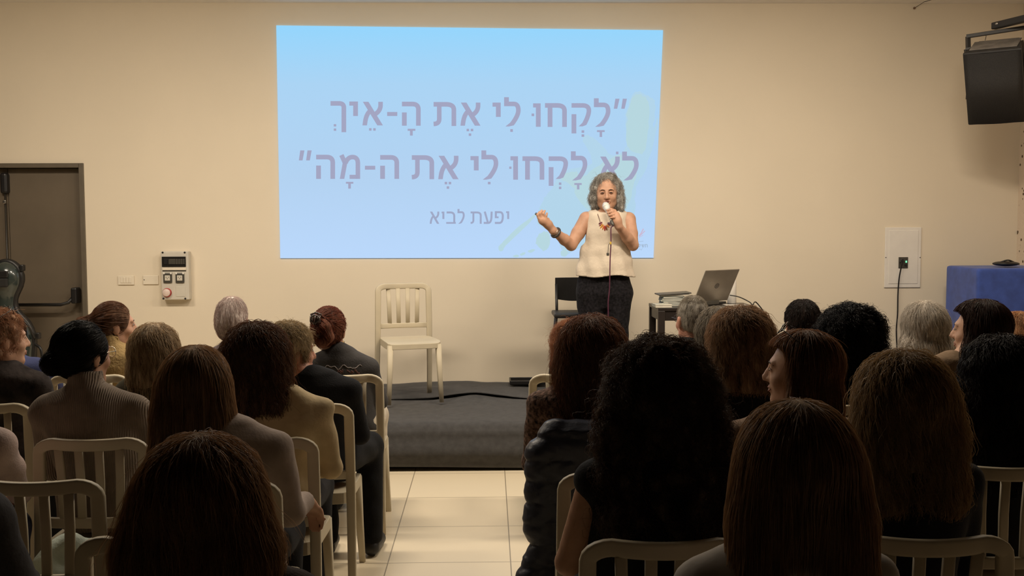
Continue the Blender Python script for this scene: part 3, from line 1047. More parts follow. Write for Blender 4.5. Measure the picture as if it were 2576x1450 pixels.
MB().lathe([(.02, 0), (.02, .05)], PY(2505, 127, LY + .14) - BO).build('spacer', mat('wooden_spacer', (.35, .19, .09), .7), br_)
MB().tube([PY(2433, 180, LY + .2) - BO, PY(2434, 215, LY + .2) - BO, PY(2431, 250, LY + .2) - BO], .006, 6).build('hanging_lead', mat('grey_lead', (.09, .07, .06), .6), br_)
MB().tube([PY(2481, 90, LY + .14) - BO, PY(2476, 112, LY + .14) - BO, PY(2487, 121, LY + .14) - BO], .003, 6).build('safety_wire', m_steel, br_)

# ================================================================== blue covered upright at the right edge
BY = 7.75
a, b = PY(2464, 676, BY), PY(2461, 790, BY)
bw = X_R - .06 - a.x
bh = a.z - STAGE_Z - .016
m_blue = mat('royal_blue_cloth', (0.035, 0.075, 0.33), 0.8, var=.12, vscale=14, bump=.1, bscale=200, sheen=.2)
pi_ = tag(empty('covered_upright', (a.x + bw / 2, BY + .3, STAGE_Z + .016)), 'tall upright cabinet under a royal blue cloth cover at the right edge', 'covered cabinet')
MB().box((0, 0, bh / 2 - .02), (bw - .05, .50, bh - .05), .02).build('cabinet_body', mat('dark_wood_body', (.04, .02, .012), .4), pi_)
f = Field((-bw / 2 - .06, -.36, .03), (bw / 2 + .06, .36, bh + .05), .014)
f.rbox((0, 0, bh / 2 + .02), (bw, .56, bh - .04), .02, 0)
f.displace(lambda x, y, z: np.sin(x * 23 + y * 17) * np.clip((bh - .1 - z) * 1.4, 0, 1), .009)
field_obj(f, 'cloth_cover', m_blue, pi_)
mb = MB()
c0 = PY(2530, 674, BY + .2)
t = tag(empty('black_bag', (c0.x, BY + .2, STAGE_Z + bh + .022)), 'small flat black bag lying on top of the blue covered cabinet', 'bag')
MB().sphere((0, 0, .022), (.10, .09, .02), None, 20, 10).build('bag_body', m_blk, t)
MB().tube(bez((-.05, -.02, .036), (0, -.03, .05), (.05, -.02, .036)), .006, 6).build('strap', m_blk, t)

# ================================================================== table with the laptop
TY = 7.62
tl, tr_ = PY(1656, 775, TY), PZ(1914, 773, PY(1656, 775, TY).z)
tz = tl.z
tw, td = PY(1908, 775, TY).x - tl.x, .46
m_tab = mat('black_brown_laminate', (0.022, 0.017, 0.015), 0.32, var=.2, vscale=4, stretch=(1, 12, 1))
tab = tag(empty('side_table', (tl.x + tw / 2, TY + td / 2, STAGE_Z + .016)), 'small black side table carrying the laptop and booklets on stage', 'table')
th = tz - STAGE_Z - .016
MB().box((0, 0, th - .012), (tw, td, .024), .003).build('tabletop', m_tab, tab)
mb = MB()
for s in (-1, 1):
    mb.box((0, s * (td / 2 - .02), th - .06), (tw - .06, .02, .075), .002)
    mb.box((s * (tw / 2 - .02), 0, th - .06), (.02, td - .06, .075), .002)
mb.build('apron', m_tab, tab)
for sx in (-1, 1):
    for sy in (-1, 1):
        MB().box((sx * (tw / 2 - .026), sy * (td / 2 - .026), (th - .024) / 2), (.05, .05, th - .024), .003).build('leg', m_tab, tab)
# laptop, back of its lid to the hall
m_alu = mat('laptop_silver', (0.30, 0.26, 0.21), 0.38, metal=.35, var=.04)
phi, lean = math.radians(34), math.radians(27)
lwid, lhei = .365, .275
hb = PY(1787, 752, TY + .2)
lap = tag(empty('laptop', (hb.x, TY + .24, tz)), 'open silver laptop seen from behind with a round logo on the lid', 'laptop')
hd = Vector((math.cos(phi), math.sin(phi), 0))
bk = Vector((math.sin(phi), -math.cos(phi), 0))
Rl = Matrix((hd, -bk, Vector((0, 0, 1)))).transposed()
MB().box(Rl @ Vector((0, .10, .012)), (lwid * .98, .22, .018), .005, Rl).build('keyboard_base', mat('laptop_base_dark', (.03, .028, .026), .4), lap)
MB().box(Rl @ Vector((.0, -.005, .018)), (.16, .05, .034), .006, Rl).build('hinge', m_dgrey, lap)
lu = Vector((0, 0, math.cos(lean))) + bk * math.sin(lean)
ln = lu.cross(hd)
Rlid = Matrix((hd, -ln if ln.dot(bk) > 0 else ln, lu)).transposed()
lo_ = Rl @ Vector((0, -.012, .03))
lid = MB().box(lo_ + lu * lhei / 2, (lwid, .008, lhei), .0035, Rlid).build('lid', m_alu, lap)
outw = (ln if ln.dot(bk) > 0 else -ln)
mb = MB()
cen = lo_ + lu * lhei * .50 + outw * .0052
ring = []
for rr_ in (.022, .017):
    for k in range(28):
        a_ = 2 * math.pi * k / 28
        ring.append(cen + hd * rr_ * math.cos(a_) + lu * rr_ * math.sin(a_))
mb.add(ring, [(k, (k + 1) % 28, 28 + (k + 1) % 28, 28 + k) for k in range(28)])
def lpoly(pts):
    mb.add([cen + hd * x * .001 + lu * y * .001 for x, y in pts], [tuple(range(len(pts)))])
# slanted h and p strokes of the round mark
def stroke(x, y0, y1):
    lpoly([(x + y0 * .35 - 1.3, y0), (x + y0 * .35 + 1.3, y0), (x + y1 * .35 + 1.3, y1), (x + y1 * .35 - 1.3, y1)])
stroke(-8, -9, 17); stroke(-2.6, -9, 7); stroke(3.0, -17, 9); stroke(9.0, -7, 9)
lpoly([(-5.5, 6), (-.2, 6), (.6, 9), (-4.6, 9)]); lpoly([(6, 6), (11.5, 6), (12, 9), (6.6, 9)]); lpoly([(1, -9.5), (6.5, -9.5), (7, -6.5), (1.6, -6.5)])
mb.build('lid_logo', mat('logo_dark', (.06, .05, .045), .4), lid)
# booklets
def booklet(px, py, w, d, h, z, rz, m_, name, label, cat, grp=None, yy=.235):
    p = PY(px, py, TY + .14)
    o_ = tag(empty(name, (p.x, TY + yy, tz + z), rz), label, cat, grp)
    MB().box((0, 0, h / 2), (w - .004, d - .004, h * .7), .0005).build('pages', mat('paper_pages', (.62, .58, .50), .8, var=.05), o_)
    cv = MB()
    cv.box((0, 0, h * .92), (w, d, h * .16), .0005)
    cv.box((0, 0, h * .08), (w, d, h * .16), .0005)
    cv.box((-w / 2 + .001, 0, h / 2), (.002, d, h), .0005)
    cv.build('cover', m_, o_)
    return o_
m_cream = mat('cream_cover', (.66, .62, .50), .6)
m_teal = mat('grey_green_cover', (.22, .27, .26), .5)
m_teal2 = mat('pale_green_cover', (.38, .43, .40), .5)
booklet(1662, 765, .125, .14, .022, 0, .06, m_cream, 'paperback_book', 'cream paperback book lying at the left end of the black table', 'book', None, .09)
z = 0
for k in range(7):
    hh = .0115
    names_ = ['lowest', 'second from the bottom', 'third from the bottom', 'middle', 'third from the top', 'second from the top', 'topmost']
    booklet(1693 + (k % 3) * 2, 760, .17, .145, hh, z, .05 * ((k * 7) % 3 - 1), m_teal if k % 2 == 0 else m_teal2, 'booklet', 'thin grey-green booklet, %s in the stack beside the laptop' % names_[k], 'booklet', 'booklets stacked on the table')
    z += hh + .0003
p = PY(1697, 748, TY + .16)
fo = tag(empty('black_folder', (p.x, TY + .235, tz + z), .04), 'slim black folder lying askew on top of the booklet stack', 'folder')
MB().box((0, 0, .009), (.25, .17, .010), .003, Matrix.Rotation(math.radians(-3), 3, 'Y')).build('folder_cover', m_dgrey, fo)
MB().box((0, 0, .0035), (.23, .16, .007), .001).build('folder_sheets', mat('paper_pages', None), fo)
# white bottle behind the laptop, paper and cable
p = PY(1841, 745, TY + .38)
bo = tag(empty('white_bottle', (p.x, TY + .38, tz)), 'plain white cylinder bottle standing behind the laptop on the table', 'bottle')
zt = PY(1845, 690, TY + .38).z - tz
MB().lathe([(.032, 0), (.035, .004), (.035, zt * .72), (.032, zt * .8), (.018, zt * .86), (.018, zt * .92)], n=24).build('bottle_body', m_wht, bo)
MB().lathe([(.02, zt * .9), (.02, zt)], n=20).build('bottle_cap', m_wht, bo)
p = PY(1845, 762, TY + .2)
pa = tag(empty('paper_sheet', (p.x + .02, TY + .17, tz + .0005), .1), 'white paper sheet lying under the laptop at the right of the table', 'paper')
MB().box((0, 0, .001), (.16, .21, .0016)).build('sheet', mat('white_paper', (.8, .77, .72), .7), pa)
q = [PY(1836, 743, TY + .2), PY(1860, 748, TY + .2), PY(1885, 760, TY + .2), PY(1893, 766, TY + .14), PY(1900, 760, TY + .2), PY(1912, 772, TY + .2), PY(1921, 786, TY + .2), PY(1922, 800, TY + .2)]
q[3].z = tz + .008
base = Vector((q[-1].x, q[-1].y, STAGE_Z + .006))
ca = tag(empty('laptop_cable', base), 'thin black laptop cable drooping over the right table edge', 'cable')
MB().tube([v_ - base for v_ in bez(*q, PY(1921, 880, TY + .2), base)], .0045, 6).build('cable', m_blk, ca)

# ================================================================== black stool chair behind the speaker
KY = 8.02
def kp(px, py):
    p = PY(px, py, KY)
    return p.x, p.z
kx = PY(1452, 800, KY).x
ch = tag(empty('black_chair', (kx, KY, STAGE_Z + .016)), 'tall black chair with a solid curved backrest standing behind the speaking woman', 'chair')
m_kb = mat('black_chair_plastic', (0.014, 0.013, 0.013), 0.45)
hwx = kx - PY(1400, 800, KY).x
zs = PY(1400, 790, KY).z - STAGE_Z - .016
zt0, zt1 = PY(1400, 702, KY).z - STAGE_Z - .016, PY(1400, 756, KY).z - STAGE_Z - .016
mb = MB()
n = 12
v = []
for yo in (0, .016):
    for (za, dip) in ((zt0, 0), (zt1, .02)):
        for k in range(n + 1):
            u = 2 * k / n - 1
            v.append((u * hwx, .16 + .03 * (1 - u * u) + yo, za - dip * (1 - u * u) + 0))
m_ = n + 1
fcs = []
for k in range(n):
    fcs += [(k, k + 1, m_ + k + 1, m_ + k), (2 * m_ + k + 1, 2 * m_ + k, 3 * m_ + k, 3 * m_ + k + 1), (k + 1, k, 2 * m_ + k, 2 * m_ + k + 1), (m_ + k, m_ + k + 1, 3 * m_ + k + 1, 3 * m_ + k)]
fcs += [(0, m_, 3 * m_, 2 * m_), (m_ - 1, 3 * m_ - 1, 4 * m_ - 1, 2 * m_ - 1)]
mb.add(v, fcs)
mb.build('backrest', m_kb, ch)
sw = hwx + .03
MB().box((0, -.02, zs), (2 * sw, .36, .035), .012, seg=3).build('seat', m_kb, ch)
for s in (-1, 1):
    MB().sweep([(s * (sw - .012), -.18, zs - .01), (s * (sw + .05), -.24, 0)], .022, .028, (1, 0, 0), 8, 6.0).build('front_leg', m_kb, ch)
    MB().sweep([(s * (hwx - .01), .175, zt0 - .05), (s * (hwx - .012), .15, zs), (s * (sw + .01), .20, 0)], .022, .026, (1, 0, 0), 8, 6.0).build('rear_leg', m_kb, ch)
for z_ in (zs - .12, .12):
    e_ = (zs - z_) / zs
    MB().sweep([(-sw - .05 * e_ + .01, -.18 - .06 * e_, z_), (sw + .05 * e_ - .01, -.18 - .06 * e_, z_)], .018, .018, (0, 0, 1), 8, 4.0).build('crossbar', m_kb, ch)
# ================================================================== beige slat-back chairs
m_chair = mat('beige_moulded_plastic', (0.56, 0.49, 0.36), 0.5, spec=.4, var=.02)
CW, CH_ = 0.43, 0.86
def make_chair():
    root = empty('slat_chair')
    hw = CW / 2 - .02
    # rear legs and top rail are one bent piece
    path = []
    for k in range(9):
        t = k / 8
        path.append((-hw - .012 * (1 - t), -.235 + .05 * math.sin(math.pi * min(1, t * 1.15) * .55), .80 * t))
    R_ = .06
    def yb(z):
        return path[-1][1] - (z - .80) * .25
    for k in range(1, 6):
        a = math.pi / 2 * k / 5
        z = .80 + R_ * .62 * math.sin(a)
        path.append((-hw + R_ * (1 - math.cos(a)), path[8][1] - .012 * math.sin(a), z))
    ytop = path[-1][1]
    ztop = path[-1][2]
    xs = np.linspace(-hw + R_, hw - R_, 11)
    for x in xs[1:-1]:
        u = x / (hw - R_)
        path.append((x, ytop - .028 * (1 - u * u), ztop - .002 * (1 - u * u)))
    half = path[:14]
    path += [(-p[0], p[1], p[2]) for p in half[::-1]]
    nP = len(path)
    ws = []
    for i, p in enumerate(path):
        ws.append(.044 if p[2] > .78 else .036 + .010 * p[2] / .8)
    MB().sweep(path, ws, .026, lambda i: Vector((path[min(i + 1, nP - 1)][2] - path[max(i - 1, 0)][2], 0, -(path[min(i + 1, nP - 1)][0] - path[max(i - 1, 0)][0]))), 12, 5.0).build('back_frame', m_chair, root)
    def back_y(z):
        t = min(1, z / .80)
        return -.235 + .05 * math.sin(math.pi * min(1, t * 1.15) * .55)
    zr = .535
    MB().sweep([(-hw, back_y(zr), zr), (-hw * .5, back_y(zr) - .014, zr), (0, back_y(zr) - .018, zr), (hw * .5, back_y(zr) - .014, zr), (hw, back_y(zr), zr)], .04, .02, (0, 0, 1), 12, 5.0).build('cross_rail', m_chair, root)
    for x in (-.105, -.035, .035, .105):
        u = x / hw
        o_ = -.026 * (1 - u * u)
        MB().sweep([(x * 1.08, ytop + .5 * o_ - .004, ztop - .020), (x * 1.04, back_y(.70) + o_ * .7, .70), (x, back_y(zr) - .016 * (1 - u * u), zr + .01)], .032, .013, (1, 0, 0), 12, 5.0).build('slat', m_chair, root)
    # seat pan with a slight dish
    nx, ny = 24, 24
    v, f = [], []
    for s_, zz in ((1, 0), (-1, -.052)):
        for j in range(ny + 1):
            for i in range(nx + 1):
                u, w = 2 * i / nx - 1, 2 * j / ny - 1
                rr = 1 - .10 * (abs(u) ** 6) * (abs(w) ** 6)
                x = u * (.205 - .012 * (1 - w) / 2) * rr
                y = .02 + w * .215 * rr
                z = .452 + zz - (.010 * (1 - u * u) * (1 - w * w) if s_ > 0 else 0) - (.012 * max(0, w - .7) / .3 if s_ > 0 else 0)
                v.append((x, y, z))
    M_ = (nx + 1) * (ny + 1)
    for j in range(ny):
        for i in range(nx):
            a = j * (nx + 1) + i
            f.append((a, a + 1, a + nx + 2, a + nx + 1))
            f.append((M_ + a + nx + 1, M_ + a + nx + 2, M_ + a + 1, M_ + a))
    edge = [i for i in range(nx + 1)] + [(j + 1) * (nx + 1) + nx for j in range(ny)] + [ny * (nx + 1) + i for i in range(nx - 1, -1, -1)] + [j * (nx + 1) for j in range(ny - 1, 0, -1)]
    for k in range(len(edge)):
        a, b = edge[k], edge[(k + 1) % len(edge)]
        f.append((a, M_ + a, M_ + b, b))
    mb = MB()
    mb.add(v, f)
    so = mb.build('seat', m_chair, root)
    bv = so.modifiers.new('edges', 'BEVEL'); bv.width = .008; bv.segments = 2; bv.angle_limit = .8
    for s in (-1, 1):
        MB().sweep([(s * .178, .205, .43), (s * .186, .212, .2), (s * .196, .222, 0)], [.042, .036, .03], [.042, .036, .03], (1, 0, 0), 12, 5.0).build('front_leg', m_chair, root)
    return root
CHAIR_TOP_Y = -.215
chair_proto = make_chair()
CHAIRS = {}
def place_chair(key, px, py, label, rz=0.0, group=None):
    """px, py: middle of the top rail in the photograph"""
    p = PZ(px, py, CH_ - .005)
    global chair_proto
    o = chair_proto if not CHAIRS else copy_tree(chair_proto)
    o.rotation_euler = (0, 0, rz)
    o.location = (p.x + CHAIR_TOP_Y * math.sin(rz), p.y - CHAIR_TOP_Y * math.cos(rz), 0)
    tag(o, label, 'chair', group or 'beige slat-back chairs')
    CHAIRS[key] = o
    return o
p = PZ(1005, 1000, STAGE_Z)
# the empty chair on the stage, facing the hall and turned a little
sc = place_chair('stage', 1005, 724, 'empty beige slat-back chair standing alone on the stage')
fl_ = PZ(971, 1022, STAGE_Z); fr_ = PZ(1107, 1017, STAGE_Z); rl_ = PZ(1075, 997, STAGE_Z)
ang = math.atan2(fr_.y - fl_.y, fr_.x - fl_.x)
sc.rotation_euler = (0, 0, math.pi + math.radians(16))
mid = (fl_ + fr_) / 2
fw = Vector((-math.sin(sc.rotation_euler.z), math.cos(sc.rotation_euler.z), 0))
sc.location = mid - fw * .222 + Vector((.018, -.01, 0))
sc.location.z = STAGE_Z + .012
for args in (
    ('A0', 0, 946, 'beige slat-back chair under the person in blue with the phone at the left edge'),
    ('A1', 220, 946, 'beige slat-back chair under the person with a ponytail'),
    ('A3', 641, 946, 'beige slat-back chair under the white-haired man'),
    ('A4', 860, 945, 'beige slat-back chair on the aisle under the person with the hair clip'),
    ('B0', -48, 1019, 'beige slat-back chair under the person with ginger curls at the left edge'),
    ('B1', 395, 1020, 'beige slat-back chair under the person with long grey-blond hair'),
    ('B2', 764, 1020, 'beige slat-back chair on the aisle under the bearded person in black'),
    ('C0', 222, 1107, 'beige slat-back chair under the person in ribbed grey knitwear'),
    ('C1', 652, 1106, 'beige slat-back chair on the aisle under the person in the cream jacket'),
    ('D0', 78, 1214, 'empty beige slat-back chair at the left edge with a pale green cloth on its seat'),
    ('D9', -290, 1214, 'beige slat-back chair under the person with the pale sleeve at the left edge'),
    ('D1', 528, 1216, 'beige slat-back chair under the person with long straight brown hair and lavender top'),
    ('E9', -290, 1425, 'beige slat-back chair under the person in the dark grey jacket at the left edge'),
    ('E0', 392, 1358, 'empty beige slat-back chair lowest at the left, beside the nearest dark-haired person'),
    ('F0', 512, 1679, 'beige slat-back chair under the nearest dark-haired person at lower left'),
    ('RA0', 1434, 944, 'beige slat-back chair on the right side of the aisle in front of the puffer jacket'),
    ('RA1', 1745, 946, 'beige slat-back chair under the man with short grey hair'),
    ('RA2', 2018, 946, 'beige slat-back chair under the person with short black hair by the cord'),
    ('RA3', 2325, 946, 'beige slat-back chair under the person with a white-blond bob'),
    ('RA4', 2562, 946, 'beige slat-back chair under the blond person at the right edge'),
    ('RB0', 1800, 1004, 'beige slat-back chair under the person with grey swept-back hair'),
    ('RB1', 2140, 1020, 'beige slat-back chair under the person with black curls'),
    ('RB2', 2462, 1020, 'beige slat-back chair under the person with a smooth brown bob'),
    ('RC0', 1490, 1098, 'beige slat-back chair carrying the navy puffer jacket'),
    ('RC1', 1872, 1088, 'beige slat-back chair under the person with blond-streaked wavy hair'),
    ('RC2', 2008, 1206, 'beige slat-back chair under the person with glasses pushed up on brown hair'),
    ('RD0', 1574, 1195, 'beige slat-back chair whose left post shows beside a bare arm'),
    ('RD1', 2560, 1178, 'beige slat-back chair under the person with black wavy hair at the right edge'),
    ('RE0', 1676, 1365, 'beige slat-back chair under the person with huge dark curls'),
    ('RE1', 2352, 1358, 'beige slat-back chair under the person with thick blond hair in the lower right'),
    ('RF0', 2002, 1682, 'beige slat-back chair under the nearest person with long straight hair'),
):
    place_chair(*args)
# ================================================================== people
def M_skin(name, c):
    return mat(name, c, 0.5, spec=.35, var=.06, vscale=25, sss=.08, bump=.05, bscale=120)
SKIN = M_skin('skin_tan', (0.52, 0.295, 0.195))
SKIN_P = M_skin('skin_fair', (0.58, 0.34, 0.23))
SKIN_R = M_skin('skin_ruddy', (0.55, 0.27, 0.19))
def hairm(name, c, var=.35):
    g_ = .3 * c[0] + .5 * c[1] + .2 * c[2]
    c = tuple(min(.9, (q * .72 + g_ * .28) * (2.0 if .03 < g_ < .2 else (1.6 if g_ <= .03 else 1.1))) for q in c)
    m = mat(name, c, 0.36, spec=.4, var=var, vscale=30, stretch=(1.6, 1.6, .35))
    nt = m.node_tree
    if 'through' not in nt.nodes:              # light shines through the outer hairs
        b = nt.nodes['Principled BSDF']
        t = nt.nodes.new('ShaderNodeBsdfTranslucent')
        t.name = 'through'
        mx = nt.nodes.new('ShaderNodeMixShader')
        mx.name = 'mix'
        mx.inputs[0].default_value = .6
        t.inputs[0].default_value = (*[q * min(3.0, .72 / max(c)) for q in c], 1)
        nt.links.new(b.outputs[0], mx.inputs[1])
        nt.links.new(t.outputs[0], mx.inputs[2])
        nt.links.new(mx.outputs[0], nt.nodes['Material Output'].inputs[0])
    return m
def clothm(name, c, bump=.2, bscale=180, **k):
    return mat(name, c, 0.9, spec=.15, var=k.pop('var', .1), bump=bump, bscale=bscale, sheen=.03, **k)

def head_prims(f, T, Rh, s=1.0, jaw=1.0, nose=1.0, fine=False, ears=True):
    def p(x, y, z):
        return T((x * s, y * s, z * s))
    R = np.array(Rh)
    f.ell(p(0, -.012, .025), np.array((.076, .094, .098)) * s, .02, R)
    f.ell(p(0, .022, -.028), np.array((.063 * jaw, .074, .098)) * s, .03, R)
    f.cone(p(-.048 * jaw, .0, -.072), p(0, .066, -.104), .026 * s, .02 * s, .025)
    f.cone(p(.048 * jaw, .0, -.072), p(0, .066, -.104), .026 * s, .02 * s, .025)
    f.ell(p(0, .072, -.106), np.array((.022, .018, .017)) * s, .015, R)
    for q in (-1, 1):
        f.ell(p(q * .040, .062, -.032), np.array((.024, .022, .022)) * s, .02, R)
        if ears:
            f.ell(p(q * .079 * (jaw * .3 + .7), -.012, -.012), np.array((.009, .021, .033)) * s, .008, R)
            f.ell(p(q * .082 * (jaw * .3 + .7), -.018, .004), np.array((.008, .022, .022)) * s, .008, R)
    f.ell(p(0, .082, .024), np.array((.052, .014, .014)) * s, .015, R)
    if fine:
        for q in (-1, 1):
            f.ell(p(q * .031, .098, .004), np.array((.019, .016, .012)) * s, .010, R, cut=True)
            f.ell(p(q * .031, .082, .003), np.array((.016, .013, .010)) * s, .004, R)
    f.cone(p(0, .094, .010), p(0, .113 * (nose * .25 + .75), -.030), .008 * s, .0125 * s, .010)
    for q in (-1, 1):
        f.ell(p(q * .012, .100, -.034), np.array((.009, .010, .008)) * s, .008, R)
    f.ell(p(0, .090, -.060), np.array((.023, .013, .007)) * s, .008, R)
    f.ell(p(0, .088, -.072), np.array((.020, .013, .008)) * s, .008, R)

def hand_prims(f, wrist, tip, up, side, curl=.5, s=1.0):
    """relaxed hand from wrist towards tip; up = back of the hand"""
    w, t = np.array(wrist, float), np.array(tip, float)
    d = (t - w) / np.linalg.norm(t - w)
    u = np.array(up, float)
    u = u - d * (u @ d)
    u /= np.linalg.norm(u)
    sd = np.cross(d, u) * side
    f.cone(w, w + d * .03 * s, .024 * s, .026 * s, .02)
    for k in range(4):
        q = (k - 1.5) * .019 * s
        b = w + d * .085 * s + sd * q
        f.cone(w + d * .02 * s + sd * q * .6, b, .014 * s, .0125 * s, .012)
        L = (.040, .045, .042, .033)[k] * s
        m = b + (d * math.cos(curl) - u * math.sin(curl)) * L
        e = m + (d * math.cos(2.1 * curl) - u * math.sin(2.1 * curl)) * L * .85
        f.cone(b, m, .0105 * s, .0092 * s, .004)
        f.cone(m, e, .0092 * s, .0078 * s, .004)
    tb = w + d * .03 * s - sd * .024 * s
    tm = tb + (d * .7 - sd * .55 - u * .3) * .036 * s
    te = tm + (d * .9 - sd * .1 - u * .35) * .032 * s
    f.cone(tb, tm, .0135 * s, .0115 * s, .01)
    f.cone(tm, te, .0115 * s, .009 * s, .004)

def strands(f, n, length, width, curl=0.0, wave=.05, frizz=0.0, zmin=-9, target=None, seg=10, spread=0.15, side=0.0, lift=.001, seed=0, zmax=9, avoid=None):
    rg = np.random.default_rng(seed)
    v, q = f.mesh()
    ok = (v[:, 2] > zmin) & (v[:, 2] < zmax)
    v = v[ok]
    if avoid is not None:
        v = v[~avoid(v)]
    if not len(v):
        return np.zeros((0, 3)), np.zeros((0, 4), int)
    crown = v[v[:, 2] > np.quantile(v[:, 2], .88)]
    nc = n // 3
    p = np.concatenate([v[rg.integers(0, len(v), n - nc)], crown[rg.integers(0, len(crown), nc)]])
    p = p + rg.normal(0, f.res * .5, (n, 3))
    ln_ = length * rg.uniform(.55, 1.15, n)
    wob = rg.normal(0, spread, (n, 3))
    wob[:, 2] *= .3
    path = []
    nrm_ = f.grad(p)
    p = p - (f.sample(p) - lift)[:, None] * nrm_
    d_prev = None
    fz = np.abs(rg.normal(0, 1, n)) * frizz
    fz[rg.uniform(0, 1, n) < .05] *= 3.5
    lay = rg.uniform(-.003, .005, n)
    for k in range(seg + 1):
        path.append(p.copy())
        nrm_ = f.grad(p)
        if target is not None:
            d = np.array(target) - p
            d /= np.linalg.norm(d, axis=1, keepdims=True) + 1e-6
            d = d + wob * .5
        else:
            d = np.array([side, 0, -1.0]) + wob
        d = d - nrm_ * (d * nrm_).sum(1, keepdims=True)
        d /= np.linalg.norm(d, axis=1, keepdims=True) + 1e-6
        if d_prev is not None:
            d = d * .6 + d_prev * .4
        d_prev = d
        p = p + d * (ln_ / seg)[:, None]
        s_ = f.sample(p)
        nrm_ = f.grad(p)
        off = lift + lay + .0022 * np.sin(k * .9 + lay * 2500) + fz * (k / seg) ** 1.5
        p = p - np.clip(s_ - off, -.02, .02)[:, None] * nrm_
    P = np.stack(path, 1)                       # n, seg+1, 3
    T_ = np.gradient(P, axis=1)
    T_ /= np.linalg.norm(T_, axis=2, keepdims=True) + 1e-9
    ref = rg.normal(0, 1, (n, 1, 3))
    U = np.cross(T_, ref)
    U /= np.linalg.norm(U, axis=2, keepdims=True) + 1e-9
    V = np.cross(T_, U)
    s = np.linspace(0, 1, seg + 1)[None, :, None]
    if curl:
        ph = rg.uniform(0, 6.28, (n, 1, 1))
        w_ = (ln_[:, None, None] / wave) * rg.uniform(.8, 1.25, (n, 1, 1)) * 6.283
        a = curl * rg.uniform(.5, 1.3, (n, 1, 1)) * np.minimum(1, s * 4)
        nn_ = f.grad(P.reshape(-1, 3)).reshape(P.shape)
        P = P + a * (np.sin(ph + w_ * s) * U + np.cos(ph + w_ * s) * V) + nn_ * a * .4
    wd = width * np.concatenate([np.linspace(.7, 1, 3), np.linspace(1, .25, seg - 2)])[None, :, None] * np.where(rg.uniform(0, 1, (n, 1, 1)) < .25, 1.6, .9) * rg.uniform(.7, 1.2, (n, 1, 1))
    K = 3
    rings = np.stack([P + wd * .5 * (math.cos(2.0944 * j) * U + math.sin(2.0944 * j) * V) for j in range(K)], 2)  # n, seg+1, 3, 3
    verts = rings.reshape(-1, 3)
    base = (np.arange(n)[:, None, None] * (seg + 1) + np.arange(seg)[None, :, None]) * K
    j = np.arange(K)[None, None, :]
    j2 = (j + 1) % K
    quads = np.stack([base + j, base + j2, base + K + j2, base + K + j], -1).reshape(-1, 4)
    return verts, quads

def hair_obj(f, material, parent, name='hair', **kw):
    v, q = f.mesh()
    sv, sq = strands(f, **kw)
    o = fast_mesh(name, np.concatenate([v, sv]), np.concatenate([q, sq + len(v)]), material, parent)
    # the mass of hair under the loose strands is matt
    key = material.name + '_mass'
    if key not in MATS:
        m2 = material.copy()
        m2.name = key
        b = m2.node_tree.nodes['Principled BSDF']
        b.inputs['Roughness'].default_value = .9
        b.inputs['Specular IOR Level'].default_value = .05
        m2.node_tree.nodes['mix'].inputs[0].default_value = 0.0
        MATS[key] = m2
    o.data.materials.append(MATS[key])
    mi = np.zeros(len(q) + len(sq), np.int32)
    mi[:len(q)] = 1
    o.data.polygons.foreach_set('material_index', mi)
    return o

